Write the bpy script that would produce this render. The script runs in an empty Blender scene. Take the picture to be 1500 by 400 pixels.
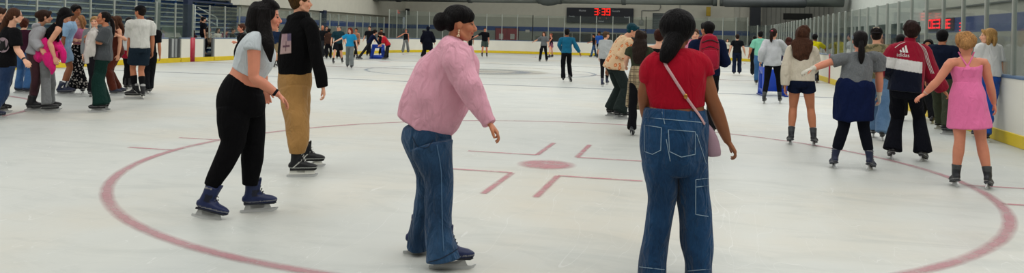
import bpy, bmesh, math, random
import numpy as np
from mathutils import Vector, Matrix, noise
from mathutils.bvhtree import BVHTree

random.seed(7)
SC = bpy.context.scene
COL = SC.collection
V = Vector
PI = math.pi

# ------------------------------------------------------------------ camera
F_PX, CAM_H, ROLL, YAW, CY = 1143.5, 1.489, 0.0226, 0.235, 50.8
CAM = V((1.673, -8.844, CAM_H))
RT = V((math.cos(YAW), math.sin(YAW), 0))
FW = V((-math.sin(YAW), math.cos(YAW), 0))
UP = V((0, 0, 1))

def make_camera():
    cd = bpy.data.cameras.new('camera')
    cd.sensor_width = 36.0
    cd.lens = F_PX / 1500 * 36
    cd.shift_y = -(200 - CY) / 1500
    cd.clip_end = 300
    co = bpy.data.objects.new('camera', cd)
    COL.objects.link(co)
    c, s = math.cos(ROLL), math.sin(ROLL)
    X = RT * c + UP * s
    Y = -RT * s + UP * c
    Zx = -FW
    m = Matrix((X, Y, Zx)).transposed().to_4x4()
    m.translation = CAM
    co.matrix_world = m
    SC.camera = co

def _ab(px, py):
    dx, dy = px - 750, py - CY
    c, s = math.cos(ROLL), math.sin(ROLL)
    return dx * c + dy * s, -dx * s + dy * c

def unp(px, py, Z):
    a, b = _ab(px, py)
    return CAM + RT * (a / F_PX * Z) + FW * Z - UP * (b / F_PX * Z)

def gnd(px, py):
    a, b = _ab(px, py)
    return unp(px, py, F_PX * CAM_H / b)

def depth(p):
    return (p - CAM).dot(FW)

def on_x(px, py, x0):
    d = unp(px, py, 1.0) - CAM
    return CAM + d * ((x0 - CAM.x) / d.x)

def on_y(px, py, y0):
    d = unp(px, py, 1.0) - CAM
    return CAM + d * ((y0 - CAM.y) / d.y)

# ------------------------------------------------------------------ materials
def lin(c):
    if isinstance(c, str):
        c = c.lstrip('#')
        c = tuple(int(c[i:i + 2], 16) / 255 for i in (0, 2, 4))
    return tuple((x / 12.92 if x <= 0.04045 else ((x + 0.055) / 1.055) ** 2.4) for x in c)

class NT:
    def __init__(s, name):
        s.m = bpy.data.materials.new(name)
        s.m.use_nodes = True
        s.t = s.m.node_tree
        s.t.nodes.clear()
        s.out = s.n('ShaderNodeOutputMaterial')
    def n(s, typ, **kw):
        nd = s.t.nodes.new(typ)
        for k, v in kw.items():
            if k.startswith('i_'):
                key = k[2:]
                key = int(key) if key.isdigit() else key.replace('_', ' ')
                nd.inputs[key].default_value = v
            else:
                setattr(nd, k, v)
        return nd
    def l(s, a, b):
        s.t.links.new(a, b)

def ramp(nt, fac, stops):
    r = nt.n('ShaderNodeValToRGB')
    el = r.color_ramp.elements
    while len(el) < len(stops):
        el.new(0.5)
    for e, (p, c) in zip(el, stops):
        e.position = p
        e.color = tuple(c) + (1,) if len(c) == 3 else c
    nt.l(fac, r.inputs[0])
    return r.outputs[0]

def mixc(nt, fac, a, b):
    m = nt.n('ShaderNodeMix', data_type='RGBA')
    if isinstance(fac, (int, float)):
        m.inputs[0].default_value = fac
    else:
        nt.l(fac, m.inputs[0])
    for s, x in ((6, a), (7, b)):
        if isinstance(x, (tuple, list)):
            m.inputs[s].default_value = tuple(x)[:3] + (1,)
        else:
            nt.l(x, m.inputs[s])
    return m.outputs[2]

def math_(nt, op, a, b=None):
    m = nt.n('ShaderNodeMath', operation=op)
    for i, x in enumerate((a, b)):
        if x is None:
            continue
        if isinstance(x, (int, float)):
            m.inputs[i].default_value = x
        else:
            nt.l(x, m.inputs[i])
    return m.outputs[0]

_mc = {}
def plain(name, col, rough=0.6, metal=0.0, spec=0.5, vary=0.06, vscale=3.0, bump=0.0, bscale=60, emit=0, coat=0):
    key = (name, str(col), rough, metal, vary, bump, emit)
    if key in _mc:
        return _mc[key]
    nt = NT(name)
    b = nt.n('ShaderNodeBsdfPrincipled')
    c = lin(col)
    tc = nt.n('ShaderNodeTexCoord')
    nz = nt.n('ShaderNodeTexNoise', i_Scale=vscale, i_Detail=4.0)
    nt.l(tc.outputs['Object'], nz.inputs['Vector'])
    lo = tuple(x * (1 - vary) for x in c)
    hi = tuple(min(1, x * (1 + vary)) for x in c)
    nt.l(ramp(nt, nz.outputs['Fac'], [(0.3, lo), (0.7, hi)]), b.inputs['Base Color'])
    b.inputs['Roughness'].default_value = rough
    b.inputs['Metallic'].default_value = metal
    b.inputs['Specular IOR Level'].default_value = spec
    b.inputs['Coat Weight'].default_value = coat
    if bump:
        n2 = nt.n('ShaderNodeTexNoise', i_Scale=bscale, i_Detail=3.0)
        nt.l(tc.outputs['Object'], n2.inputs['Vector'])
        bp = nt.n('ShaderNodeBump', i_Strength=bump, i_Distance=0.01)
        nt.l(n2.outputs['Fac'], bp.inputs['Height'])
        nt.l(bp.outputs[0], b.inputs['Normal'])
    if emit:
        b.inputs['Emission Color'].default_value = c + (1,)
        b.inputs['Emission Strength'].default_value = emit
    nt.l(b.outputs[0], nt.out.inputs[0])
    _mc[key] = nt.m
    return nt.m

def fabric(col, rough=0.9, fold=0.5, pattern=None, col2=None, weave=400, sheen=0.15, vary=0.10):
    key = ('fab', str(col), rough, fold, pattern, str(col2))
    if key in _mc:
        return _mc[key]
    nt = NT('fabric')
    b = nt.n('ShaderNodeBsdfPrincipled')
    c = lin(col)
    tc = nt.n('ShaderNodeTexCoord')
    O = tc.outputs['Object']
    nz = nt.n('ShaderNodeTexNoise', i_Scale=5.0, i_Detail=5.0)
    nt.l(O, nz.inputs['Vector'])
    col_s = ramp(nt, nz.outputs['Fac'], [(0.25, tuple(x * (1 - vary) for x in c)), (0.75, tuple(min(1, x * (1 + vary)) for x in c))])
    c2 = lin(col2) if col2 is not None else None
    if pattern == 'denim':
        n3 = nt.n('ShaderNodeTexNoise', i_Scale=2.4, i_Detail=6.0, i_Roughness=0.65)
        nt.l(O, n3.inputs['Vector'])
        col_s = mixc(nt, ramp(nt, n3.outputs['Fac'], [(0.42, (0, 0, 0)), (0.72, (1, 1, 1))]), col_s, c2)
        n4 = nt.n('ShaderNodeTexNoise', i_Scale=220.0, i_Detail=2.0)
        mp = nt.n('ShaderNodeMapping')
        mp.inputs['Scale'].default_value = (1, 1, 0.15)
        nt.l(O, mp.inputs[0]); nt.l(mp.outputs[0], n4.inputs['Vector'])
        col_s = mixc(nt, math_(nt, 'MULTIPLY', n4.outputs['Fac'], 0.35), col_s, tuple(min(1, x * 1.5) for x in c2))
    elif pattern in ('floral', 'orange', 'camo', 'heather'):
        sc = {'floral': 22, 'orange': 11, 'camo': 14, 'heather': 90}[pattern]
        if pattern == 'heather':
            vf = nt.n('ShaderNodeTexNoise', i_Scale=sc, i_Detail=3.0)
            nt.l(O, vf.inputs['Vector'])
            f = ramp(nt, vf.outputs['Fac'], [(0.45, (0, 0, 0)), (0.6, (1, 1, 1))])
        elif pattern == 'camo':
            vf = nt.n('ShaderNodeTexNoise', i_Scale=sc, i_Detail=4.0)
            nt.l(O, vf.inputs['Vector'])
            f = ramp(nt, vf.outputs['Fac'], [(0.48, (0, 0, 0)), (0.52, (1, 1, 1))])
        else:
            wp = nt.n('ShaderNodeTexNoise', i_Scale=9.0)
            nt.l(O, wp.inputs['Vector'])
            va = nt.n('ShaderNodeVectorMath', operation='MULTIPLY_ADD')
            nt.l(wp.outputs['Color'], va.inputs[0])
            va.inputs[1].default_value = (0.06, 0.06, 0.06)
            nt.l(O, va.inputs[2])
            vf = nt.n('ShaderNodeTexVoronoi', i_Scale=sc)
            nt.l(va.outputs[0], vf.inputs['Vector'])
            f = ramp(nt, vf.outputs['Distance'], [(0.33, (1, 1, 1)), (0.39, (0, 0, 0))])
        col_s = mixc(nt, f, col_s, c2)
        if pattern == 'orange':
            g = ramp(nt, vf.outputs['Distance'], [(0.2, (1, 1, 1)), (0.26, (0, 0, 0))])
            col_s = mixc(nt, g, col_s, lin('#f3b184'))
    elif pattern == 'plaid':
        sx = nt.n('ShaderNodeSeparateXYZ')
        nt.l(O, sx.inputs[0])
        for ax, per in (('X', 0.085), ('Z', 0.095)):
            for w, ph, cc, am in ((0.30, 0, lin('#7a6a56'), 0.75), (0.10, 0.55, lin('#2c2622'), 0.8)):
                t = math_(nt, 'FRACT', math_(nt, 'ADD', math_(nt, 'DIVIDE', sx.outputs[ax], per), ph + 10))
                t = math_(nt, 'MULTIPLY', math_(nt, 'LESS_THAN', t, w), am)
                col_s = mixc(nt, t, col_s, cc)
    nt.l(col_s, b.inputs['Base Color'])
    b.inputs['Roughness'].default_value = rough
    b.inputs['Specular IOR Level'].default_value = 0.12
    b.inputs['Sheen Weight'].default_value = sheen if max(c) > .06 else 0.0
    # folds
    mp = nt.n('ShaderNodeMapping')
    mp.inputs['Scale'].default_value = (1, 1, 0.45)
    mp.inputs['Rotation'].default_value = (0.25, 0.4, 0.0)
    nt.l(O, mp.inputs[0])
    n5 = nt.n('ShaderNodeTexNoise', i_Scale=13.0, i_Detail=3.0, i_Distortion=0.8)
    nt.l(mp.outputs[0], n5.inputs['Vector'])
    n6 = nt.n('ShaderNodeTexNoise', i_Scale=float(weave), i_Detail=1.0)
    nt.l(O, n6.inputs['Vector'])
    h = math_(nt, 'ADD', math_(nt, 'MULTIPLY', n5.outputs['Fac'], 1.0), math_(nt, 'MULTIPLY', n6.outputs['Fac'], 0.04))
    bp = nt.n('ShaderNodeBump', i_Strength=fold, i_Distance=0.06)
    nt.l(h, bp.inputs['Height'])
    nt.l(bp.outputs[0], b.inputs['Normal'])
    nt.l(b.outputs[0], nt.out.inputs[0])
    _mc[key] = nt.m
    return nt.m

def vcol_mat(name, rough=0.5, sss=False, bump=0.1, bscale=120, spec=0.4, emis=False):
    if name in _mc:
        return _mc[name]
    nt = NT(name)
    b = nt.n('ShaderNodeBsdfPrincipled')
    at = nt.n('ShaderNodeAttribute', attribute_name='Col')
    tc = nt.n('ShaderNodeTexCoord')
    nz = nt.n('ShaderNodeTexNoise', i_Scale=18.0, i_Detail=4.0)
    nt.l(tc.outputs['Object'], nz.inputs['Vector'])
    hs = nt.n('ShaderNodeHueSaturation')
    nt.l(at.outputs['Color'], hs.inputs['Color'])
    nt.l(math_(nt, 'ADD', math_(nt, 'MULTIPLY', nz.outputs['Fac'], 0.24), 0.88), hs.inputs['Value'])
    nt.l(hs.outputs[0], b.inputs['Base Color'])
    b.inputs['Roughness'].default_value = rough
    b.inputs['Specular IOR Level'].default_value = spec
    n2 = nt.n('ShaderNodeTexNoise', i_Scale=float(bscale), i_Detail=2.0)
    nt.l(tc.outputs['Object'], n2.inputs['Vector'])
    bp = nt.n('ShaderNodeBump', i_Strength=bump, i_Distance=0.004)
    nt.l(n2.outputs['Fac'], bp.inputs['Height'])
    nt.l(bp.outputs[0], b.inputs['Normal'])
    nt.l(b.outputs[0], nt.out.inputs[0])
    _mc[name] = nt.m
    return nt.m

def hair_mat(col):
    key = ('hair', str(col))
    if key in _mc:
        return _mc[key]
    nt = NT('hair')
    b = nt.n('ShaderNodeBsdfPrincipled')
    tc = nt.n('ShaderNodeTexCoord')
    mp = nt.n('ShaderNodeMapping')
    mp.inputs['Scale'].default_value = (1, 1, 0.12)
    nt.l(tc.outputs['Object'], mp.inputs[0])
    nz = nt.n('ShaderNodeTexNoise', i_Scale=110.0, i_Detail=3.0, i_Distortion=0.5)
    nt.l(mp.outputs[0], nz.inputs['Vector'])
    c = lin(col)
    nt.l(ramp(nt, nz.outputs['Fac'], [(0.3, tuple(x * 0.55 for x in c)), (0.7, tuple(min(1, x * 1.5) for x in c))]), b.inputs['Base Color'])
    b.inputs['Roughness'].default_value = 0.55
    b.inputs['Specular IOR Level'].default_value = 0.14
    bp = nt.n('ShaderNodeBump', i_Strength=0.9, i_Distance=0.02)
    nt.l(nz.outputs['Fac'], bp.inputs['Height'])
    nt.l(bp.outputs[0], b.inputs['Normal'])
    nt.l(b.outputs[0], nt.out.inputs[0])
    _mc[key] = nt.m
    return nt.m

def glass_mat():
    nt = NT('rink_glass')
    tr = nt.n('ShaderNodeBsdfTransparent')
    tr.inputs[0].default_value = (0.95, 0.975, 0.965, 1)
    gl = nt.n('ShaderNodeBsdfGlossy')
    gl.inputs['Roughness'].default_value = 0.03
    df = nt.n('ShaderNodeBsdfDiffuse')
    df.inputs[0].default_value = (0.45, 0.55, 0.52, 1)
    fr = nt.n('ShaderNodeFresnel', i_IOR=1.38)
    m1 = nt.n('ShaderNodeMixShader')
    m1.inputs[0].default_value = 0.03
    nt.l(tr.outputs[0], m1.inputs[1]); nt.l(df.outputs[0], m1.inputs[2])
    m = nt.n('ShaderNodeMixShader')
    nt.l(math_(nt, 'MULTIPLY', fr.outputs[0], 0.45), m.inputs[0])
    nt.l(m1.outputs[0], m.inputs[1]); nt.l(gl.outputs[0], m.inputs[2])
    nt.l(m.outputs[0], nt.out.inputs[0])
    return nt.m

def ice_mat():
    nt = NT('ice')
    b = nt.n('ShaderNodeBsdfPrincipled')
    tc = nt.n('ShaderNodeTexCoord')
    O = tc.outputs['Object']
    n1 = nt.n('ShaderNodeTexNoise', i_Scale=0.22, i_Detail=5.0, i_Roughness=0.6)
    nt.l(O, n1.inputs['Vector'])
    c = ramp(nt, n1.outputs['Fac'], [(0.3, lin('#b5bab8')), (0.5, lin('#bfc2bd')), (0.72, lin('#c1bcae'))])
    # wiped streaks
    mp = nt.n('ShaderNodeMapping')
    mp.inputs['Scale'].default_value = (0.55, 1.6, 1)
    mp.inputs['Rotation'].default_value = (0, 0, 0.35)
    nt.l(O, mp.inputs[0])
    n2 = nt.n('ShaderNodeTexNoise', i_Scale=1.3, i_Detail=7.0, i_Roughness=0.7, i_Distortion=1.2)
    nt.l(mp.outputs[0], n2.inputs['Vector'])
    c = mixc(nt, ramp(nt, n2.outputs['Fac'], [(0.5, (0, 0, 0)), (0.8, (0.55, 0.55, 0.55))]), c, lin('#989e9b'))
    # skate scratches: thin bright and dark curves
    sc = None
    for i, (rot, s, dist) in enumerate(((0.2, 2.2, 6), (1.3, 2.8, 5), (2.4, 3.3, 7), (0.8, 4.5, 5))):
        mp = nt.n('ShaderNodeMapping')
        mp.inputs['Rotation'].default_value = (0, 0, rot)
        mp.inputs['Location'].default_value = (i * 3.1, i * 1.7, 0)
        mp.inputs['Scale'].default_value = (1, 0.16, 1)
        nt.l(O, mp.inputs[0])
        nw = nt.n('ShaderNodeTexNoise', i_Scale=s, i_Detail=1.5, i_Distortion=0.4)
        nt.l(mp.outputs[0], nw.inputs['Vector'])
        a = math_(nt, 'ABSOLUTE', math_(nt, 'SUBTRACT', nw.outputs['Fac'], 0.5))
        a = math_(nt, 'LESS_THAN', a, 0.0014)
        mk = nt.n('ShaderNodeTexNoise', i_Scale=0.9 + 0.3 * i, i_Detail=2.0)
        nt.l(mp.outputs[0], mk.inputs['Vector'])
        a = math_(nt, 'MULTIPLY', a, math_(nt, 'GREATER_THAN', mk.outputs['Fac'], 0.5))
        sc = a if sc is None else math_(nt, 'MAXIMUM', sc, a)
    c = mixc(nt, math_(nt, 'MULTIPLY', sc, 0.35), c, lin('#d8dad8'))
    nt.l(c, b.inputs['Base Color'])
    n3 = nt.n('ShaderNodeTexNoise', i_Scale=1.1, i_Detail=6.0, i_Roughness=0.7)
    nt.l(O, n3.inputs['Vector'])
    r = nt.n('ShaderNodeMapRange')
    nt.l(n3.outputs['Fac'], r.inputs[0])
    r.inputs[3].default_value = 0.34; r.inputs[4].default_value = 0.62
    nt.l(r.outputs[0], b.inputs['Roughness'])
    b.inputs['Specular IOR Level'].default_value = 0.28
    bp = nt.n('ShaderNodeBump', i_Strength=0.15, i_Distance=0.004)
    nt.l(sc, bp.inputs['Height'])
    nt.l(bp.outputs[0], b.inputs['Normal'])
    nt.l(b.outputs[0], nt.out.inputs[0])
    return nt.m

def paint_mat(name, col, strength=0.85, scale=3.0):
    """soft-edged paint seen through the ice; alpha fades with the 'Edge' attribute"""
    nt = NT(name)
    b = nt.n('ShaderNodeBsdfPrincipled')
    b.inputs['Base Color'].default_value = lin(col) + (1,)
    b.inputs['Roughness'].default_value = 0.5
    b.inputs['Specular IOR Level'].default_value = 0.28
    at = nt.n('ShaderNodeAttribute', attribute_name='Col')
    tc = nt.n('ShaderNodeTexCoord')
    nz = nt.n('ShaderNodeTexNoise', i_Scale=scale, i_Detail=7.0, i_Roughness=0.7)
    nt.l(tc.outputs['Object'], nz.inputs['Vector'])
    n = ramp(nt, nz.outputs['Fac'], [(0.28, (0.35, 0.35, 0.35)), (0.6, (1, 1, 1))])
    a = math_(nt, 'MULTIPLY', math_(nt, 'MULTIPLY', at.outputs['Fac'], n), strength)
    nt.l(a, b.inputs['Alpha'])
    nt.l(b.outputs[0], nt.out.inputs[0])
    return nt.m

# ------------------------------------------------------------------ object helpers
def tag(o, label=None, cat=None, group=None, kind=None):
    if label: o['label'] = label
    if cat: o['category'] = cat
    if group: o['group'] = group
    if kind: o['kind'] = kind
    return o

def empty(name, loc=(0, 0, 0)):
    o = bpy.data.objects.new(name, None)
    o.empty_display_size = 0.2
    COL.objects.link(o)
    o.location = loc
    return o

def obj(name, bm, mat, parent=None, smooth=True, origin=None):
    """bm in world coordinates; stored relative to the parent's location"""
    org = V(origin) if origin is not None else (V(parent['_o']) if parent is not None and '_o' in parent else V((0, 0, 0)))
    me = bpy.data.meshes.new(name)
    if isinstance(bm, bmesh.types.BMesh):
        bmesh.ops.recalc_face_normals(bm, faces=bm.faces)
        bm.to_mesh(me)
        bm.free()
    else:
        me = bm
        me.name = name
    if org.length:
        me.transform(Matrix.Translation(-org))
    if smooth:
        for p in me.polygons:
            p.use_smooth = True
    if mat is not None:
        for m in (mat if isinstance(mat, list) else [mat]):
            me.materials.append(m)
    o = bpy.data.objects.new(name, me)
    COL.objects.link(o)
    if parent is not None:
        o.parent = parent
    elif origin is not None:
        o.location = org
    if parent is None and origin is not None:
        o['_o'] = tuple(org)
    return o

def root(name, loc, label, cat, group=None):
    r = empty(name, loc)
    r['_o'] = tuple(loc)
    return tag(r, label, cat, group)

def box(bm, lo, hi, bev=0.0, M=None):
    lo, hi = V(lo), V(hi)
    t = bmesh.new()
    vs = [t.verts.new((x, y, z)) for x in (lo.x, hi.x) for y in (lo.y, hi.y) for z in (lo.z, hi.z)]
    for f in [(0, 1, 3, 2), (4, 6, 7, 5), (0, 4, 5, 1), (2, 3, 7, 6), (0, 2, 6, 4), (1, 5, 7, 3)]:
        t.faces.new([vs[i] for i in f])
    if bev:
        bmesh.ops.bevel(t, geom=list(t.edges), offset=bev, segments=2, affect='EDGES', profile=0.5)
    if M is not None:
        bmesh.ops.transform(t, matrix=M, verts=list(t.verts))
    me = bpy.data.meshes.new('t'); t.to_mesh(me); t.free()
    bm.from_mesh(me); bpy.data.meshes.remove(me)

def bar(bm, a, b, w, h=None, up=UP, bev=0.0):
    a, b = V(a), V(b)
    d = (b - a)
    L = d.length
    d.normalize()
    s = d.cross(up)
    if s.length < 1e-4:
        s = d.cross(V((1, 0, 0)))
    s.normalize()
    u = s.cross(d)
    h = h or w
    M = Matrix((s, d, u)).transposed().to_4x4()
    M.translation = a
    b2 = bmesh.new()
    box(b2, (-w / 2, 0, -h / 2), (w / 2, L, h / 2), bev)
    bmesh.ops.transform(b2, matrix=M, verts=b2.verts)
    me = bpy.data.meshes.new('t'); b2.to_mesh(me); b2.free()
    bm.from_mesh(me); bpy.data.meshes.remove(me)

def catmull(P, k):
    """P: (n,m) array; k sub-steps per segment"""
    P = np.asarray(P, float)
    n = len(P)
    if n < 3 or k < 2:
        if k < 2:
            return P
        ts = np.linspace(0, n - 1, (n - 1) * k + 1)
        return np.array([P[int(min(t, n - 2))] * (1 - (t - int(min(t, n - 2)))) + P[int(min(t, n - 2)) + 1] * (t - int(min(t, n - 2))) for t in ts])
    Q = np.vstack([2 * P[0] - P[1], P, 2 * P[-1] - P[-2]])
    out = []
    for i in range(n - 1):
        p0, p1, p2, p3 = Q[i:i + 4]
        for j in range(k):
            t = j / k
            out.append(0.5 * ((2 * p1) + (-p0 + p2) * t + (2 * p0 - 5 * p1 + 4 * p2 - p3) * t * t + (-p0 + 3 * p1 - 3 * p2 + p3) * t ** 3))
    out.append(P[-1])
    return np.array(out)

def tube(bm, pts, rads, lat, n=16, sub=3, cap=0.6, sq=1.0):
    """loft of elliptical rings. pts: Vectors; rads: (ra, rb) or float; lat: vector or per-ring list (direction of ra)."""
    N = len(pts)
    R = [(r, r) if isinstance(r, (int, float)) else r for r in rads]
    L = [lat] * N if isinstance(lat, Vector) else lat
    A = np.array([[*p, *r, *l] for p, r, l in zip(pts, R, L)])
    A = catmull(A, sub)
    rings = []
    m = len(A)
    for i in range(m):
        p = V(A[i, :3])
        t = V(A[min(i + 1, m - 1), :3]) - V(A[max(i - 1, 0), :3])
        if t.length < 1e-7:
            t = UP.copy()
        t.normalize()
        la = V(A[i, 5:8])
        la = la - t * la.dot(t)
        if la.length < 1e-4:
            la = t.orthogonal()
        la.normalize()
        lb = t.cross(la)
        ra, rb = max(A[i, 3], 1e-4), max(A[i, 4], 1e-4)
        ring = []
        for j in range(n):
            a = 2 * PI * j / n
            ca, sa = math.cos(a), math.sin(a)
            if sq != 1.0:
                ca = math.copysign(abs(ca) ** sq, ca); sa = math.copysign(abs(sa) ** sq, sa)
            ring.append(bm.verts.new(p + la * (ra * ca) + lb * (rb * sa)))
        rings.append((ring, p, t, min(ra, rb)))
    for (r0, *_), (r1, *_) in zip(rings, rings[1:]):
        for j in range(n):
            bm.faces.new((r0[j], r0[(j + 1) % n], r1[(j + 1) % n], r1[j]))
    for end, sgn in ((0, -1), (-1, 1)):
        ring, p, t, r = rings[end]
        if cap > 0:
            mid = [bm.verts.new(p + (v.co - p) * 0.72 + t * (sgn * r * cap * 0.7)) for v in ring]
            for j in range(n):
                bm.faces.new((ring[j], ring[(j + 1) % n], mid[(j + 1) % n], mid[j]))
            c = bm.verts.new(p + t * (sgn * r * cap))
            ring = mid
        else:
            c = bm.verts.new(p)
        for j in range(n):
            bm.faces.new((ring[j], ring[(j + 1) % n], c))

def ball(bm, c, r, axes=None, n=16):
    """ellipsoid; r 3-tuple along axes"""
    if isinstance(r, (int, float)):
        r = (r, r, r)
    M = Matrix.Diagonal((*r, 1))
    if axes is not None:
        M = Matrix([list(a) for a in axes]).transposed().to_4x4() @ M
    M = Matrix.Translation(V(c)) @ M
    bmesh.ops.create_uvsphere(bm, u_segments=n, v_segments=max(8, n * 3 // 4), radius=1, matrix=M)

def fused(bm, vox, smooth=4, fac=0.5):
    """all overlapping closed shapes of bm joined into one continuous skin"""
    bmesh.ops.recalc_face_normals(bm, faces=bm.faces)
    me = bpy.data.meshes.new('tmp')
    bm.to_mesh(me)
    bm.free()
    o = bpy.data.objects.new('tmp', me)
    COL.objects.link(o)
    r = o.modifiers.new('r', 'REMESH')
    r.mode = 'VOXEL'
    r.voxel_size = vox
    r.use_smooth_shade = True
    if smooth:
        s = o.modifiers.new('s', 'SMOOTH')
        s.factor = fac
        s.iterations = smooth
    dg = bpy.context.evaluated_depsgraph_get()
    ev = o.evaluated_get(dg)
    out = bpy.data.meshes.new_from_object(ev, depsgraph=dg)
    bpy.data.objects.remove(o)
    bpy.data.meshes.remove(me)
    return out

def co_of(me):
    a = np.empty(len(me.vertices) * 3)
    me.vertices.foreach_get('co', a)
    return a.reshape(-1, 3)

def set_co(me, a):
    me.vertices.foreach_set('co', a.ravel())
    me.update()

def folds(me, amp, scale=18.0, seed=1, zs=0.5, wfn=None):
    """cloth folds: displace along the normals with a warped sum of sines"""
    a = co_of(me)
    nr = np.empty(len(me.vertices) * 3)
    me.vertices.foreach_get('normal', nr)
    nr = nr.reshape(-1, 3)
    rs = np.random.RandomState(seed)
    f = np.zeros(len(a))
    w = a * scale
    for k in range(6):
        d = rs.normal(size=3); d[2] *= zs; d /= np.linalg.norm(d)
        ph = rs.rand() * 6.28
        s = (0.5 + 0.35 * k)
        warp = np.sin(a @ (rs.normal(size=3) * 9) + ph) * 1.3
        f += np.sin(w @ d * s + warp + ph) / (1 + 0.35 * k)
    f = np.maximum(f, -.5) + .25
    if wfn is not None: f = f * wfn(a)
    set_co(me, a + nr * (f * amp / 2.2)[:, None])

def paint(me, base, fn=None):
    at = me.color_attributes.new('Col', 'FLOAT_COLOR', 'POINT')
    n = len(me.vertices)
    c = np.ones((n, 4))
    c[:, :3] = base
    if fn is not None:
        fn(co_of(me), c)
    at.data.foreach_set('color', c.ravel())

# ------------------------------------------------------------------ figures
SKIN = {'light': '#d9a184', 'fair': '#e2ae93', 'tan': '#b97a5a', 'olive': '#c08a68', 'brown': '#8a5638', 'dark': '#5c3826', 'flush': '#cf8a70'}
TORSO_F = [(-.20, .140, .100, -.005), (-.08, .170, .118, -.012), (.08, .160, .112, -.008), (.22, .136, .096, 0), (.36, .126, .090, .005), (.5, .134, .098, .012), (.66, .146, .112, .020), (.78, .152, .098, .012), (.88, .148, .076, 0), (.95, .10, .062, 0), (1.0, .056, .054, 0)]
TORSO_M = [(-.20, .135, .098, -.005), (-.08, .158, .112, -.010), (.08, .154, .106, -.004), (.22, .144, .100, 0), (.36, .142, .100, .003), (.5, .152, .106, .008), (.66, .168, .116, .014), (.78, .176, .108, .008), (.88, .172, .084, 0), (.95, .115, .068, 0), (1.0, .062, .060, 0)]
LEGR = {
    'skin': [(0, .088), (.5, .074), (1, .054), (1.35, .057), (1.7, .044), (2, .036)],
    'skinny': [(0, .094), (.5, .080), (1, .059), (1.35, .061), (1.7, .050), (2, .044)],
    'straight': [(0, .098), (.5, .090), (1, .076), (1.5, .074), (2, .078)],
    'wide': [(0, .100), (.5, .100), (1, .098), (1.5, .106), (2, .118)],
    'flare': [(0, .093), (.5, .079), (1, .066), (1.5, .082), (2, .108)],
    'shorts': [(0, .100), (.5, .104), (1, .106), (2, .106)],
}

def interp(tab, x):
    if x <= tab[0][0]: return tab[0][1:] if len(tab[0]) > 2 else tab[0][1]
    for a, b in zip(tab, tab[1:]):
        if x <= b[0]:
            t = (x - a[0]) / (b[0] - a[0])
            r = tuple(p * (1 - t) + q * t for p, q in zip(a[1:], b[1:]))
            return r if len(r) > 1 else r[0]
    return tab[-1][1:] if len(tab[-1]) > 2 else tab[-1][1]

def ik(a, b, l1, l2, pole):
    d = b - a
    L = d.length
    if L >= (l1 + l2) * 0.999:
        return a + d * (l1 / (l1 + l2))
    u = d / L
    x = (l1 * l1 - l2 * l2 + L * L) / (2 * L)
    h = math.sqrt(max(0, l1 * l1 - x * x))
    p = pole - u * pole.dot(u)
    p.normalize()
    return a + u * x + p * h

def path_pt(P, fr):
    """P = [p0, p1, p2]; fr in 0..2"""
    if fr <= 1: return P[0].lerp(P[1], fr)
    return P[1].lerp(P[2], fr - 1)

def hand(bm, W, d, n, th, k=1.0, curl=0.5, spread=0.1, fist=False):
    d = d.normalized()
    n = (n - d * n.dot(d)).normalized()
    th = (th - d * th.dot(d) - n * th.dot(n)).normalized()
    tube(bm, [W - d * .03 * k, W + d * .015 * k, W + d * .05 * k, W + d * .088 * k], [(.025 * k, .019 * k), (.030 * k, .018 * k), (.040 * k, .017 * k), (.040 * k, .013 * k)], th, n=12, sub=2)
    for i, (off, L) in enumerate(((.030, .066), (.010, .075), (-.010, .070), (-.029, .054))):
        b = W + d * (.082 - (.004 if i in (0, 3) else 0)) * k + th * off * k
        c = curl * (1 + .18 * i)
        a0 = c * 0.45
        dd = (d + th * spread * (1.5 - i) * .5).normalized()
        pts = [b - dd * .015 * k]
        p = b
        pts.append(p)
        ang = a0
        for s in (.46, .30, .24):
            v = dd * math.cos(ang) + n * math.sin(ang)
            p = p + v * (L * s * k)
            pts.append(p)
            ang += c * 0.9
        tube(bm, pts, [.0095 * k, .0095 * k, .0088 * k, .008 * k, .0068 * k], th, n=8, sub=2, cap=.9)
    b = W + d * .022 * k + th * .024 * k
    v1 = (d * .68 + th * .62 + n * .28).normalized()
    v2 = (d * .9 + th * .25 + n * .38).normalized()
    tube(bm, [b, b + v1 * .038 * k, b + v1 * .038 * k + v2 * .028 * k, b + v1 * .038 * k + v2 * .05 * k], [.015 * k, .0125 * k, .0105 * k, .008 * k], n, n=8, sub=2, cap=.9)

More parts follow.
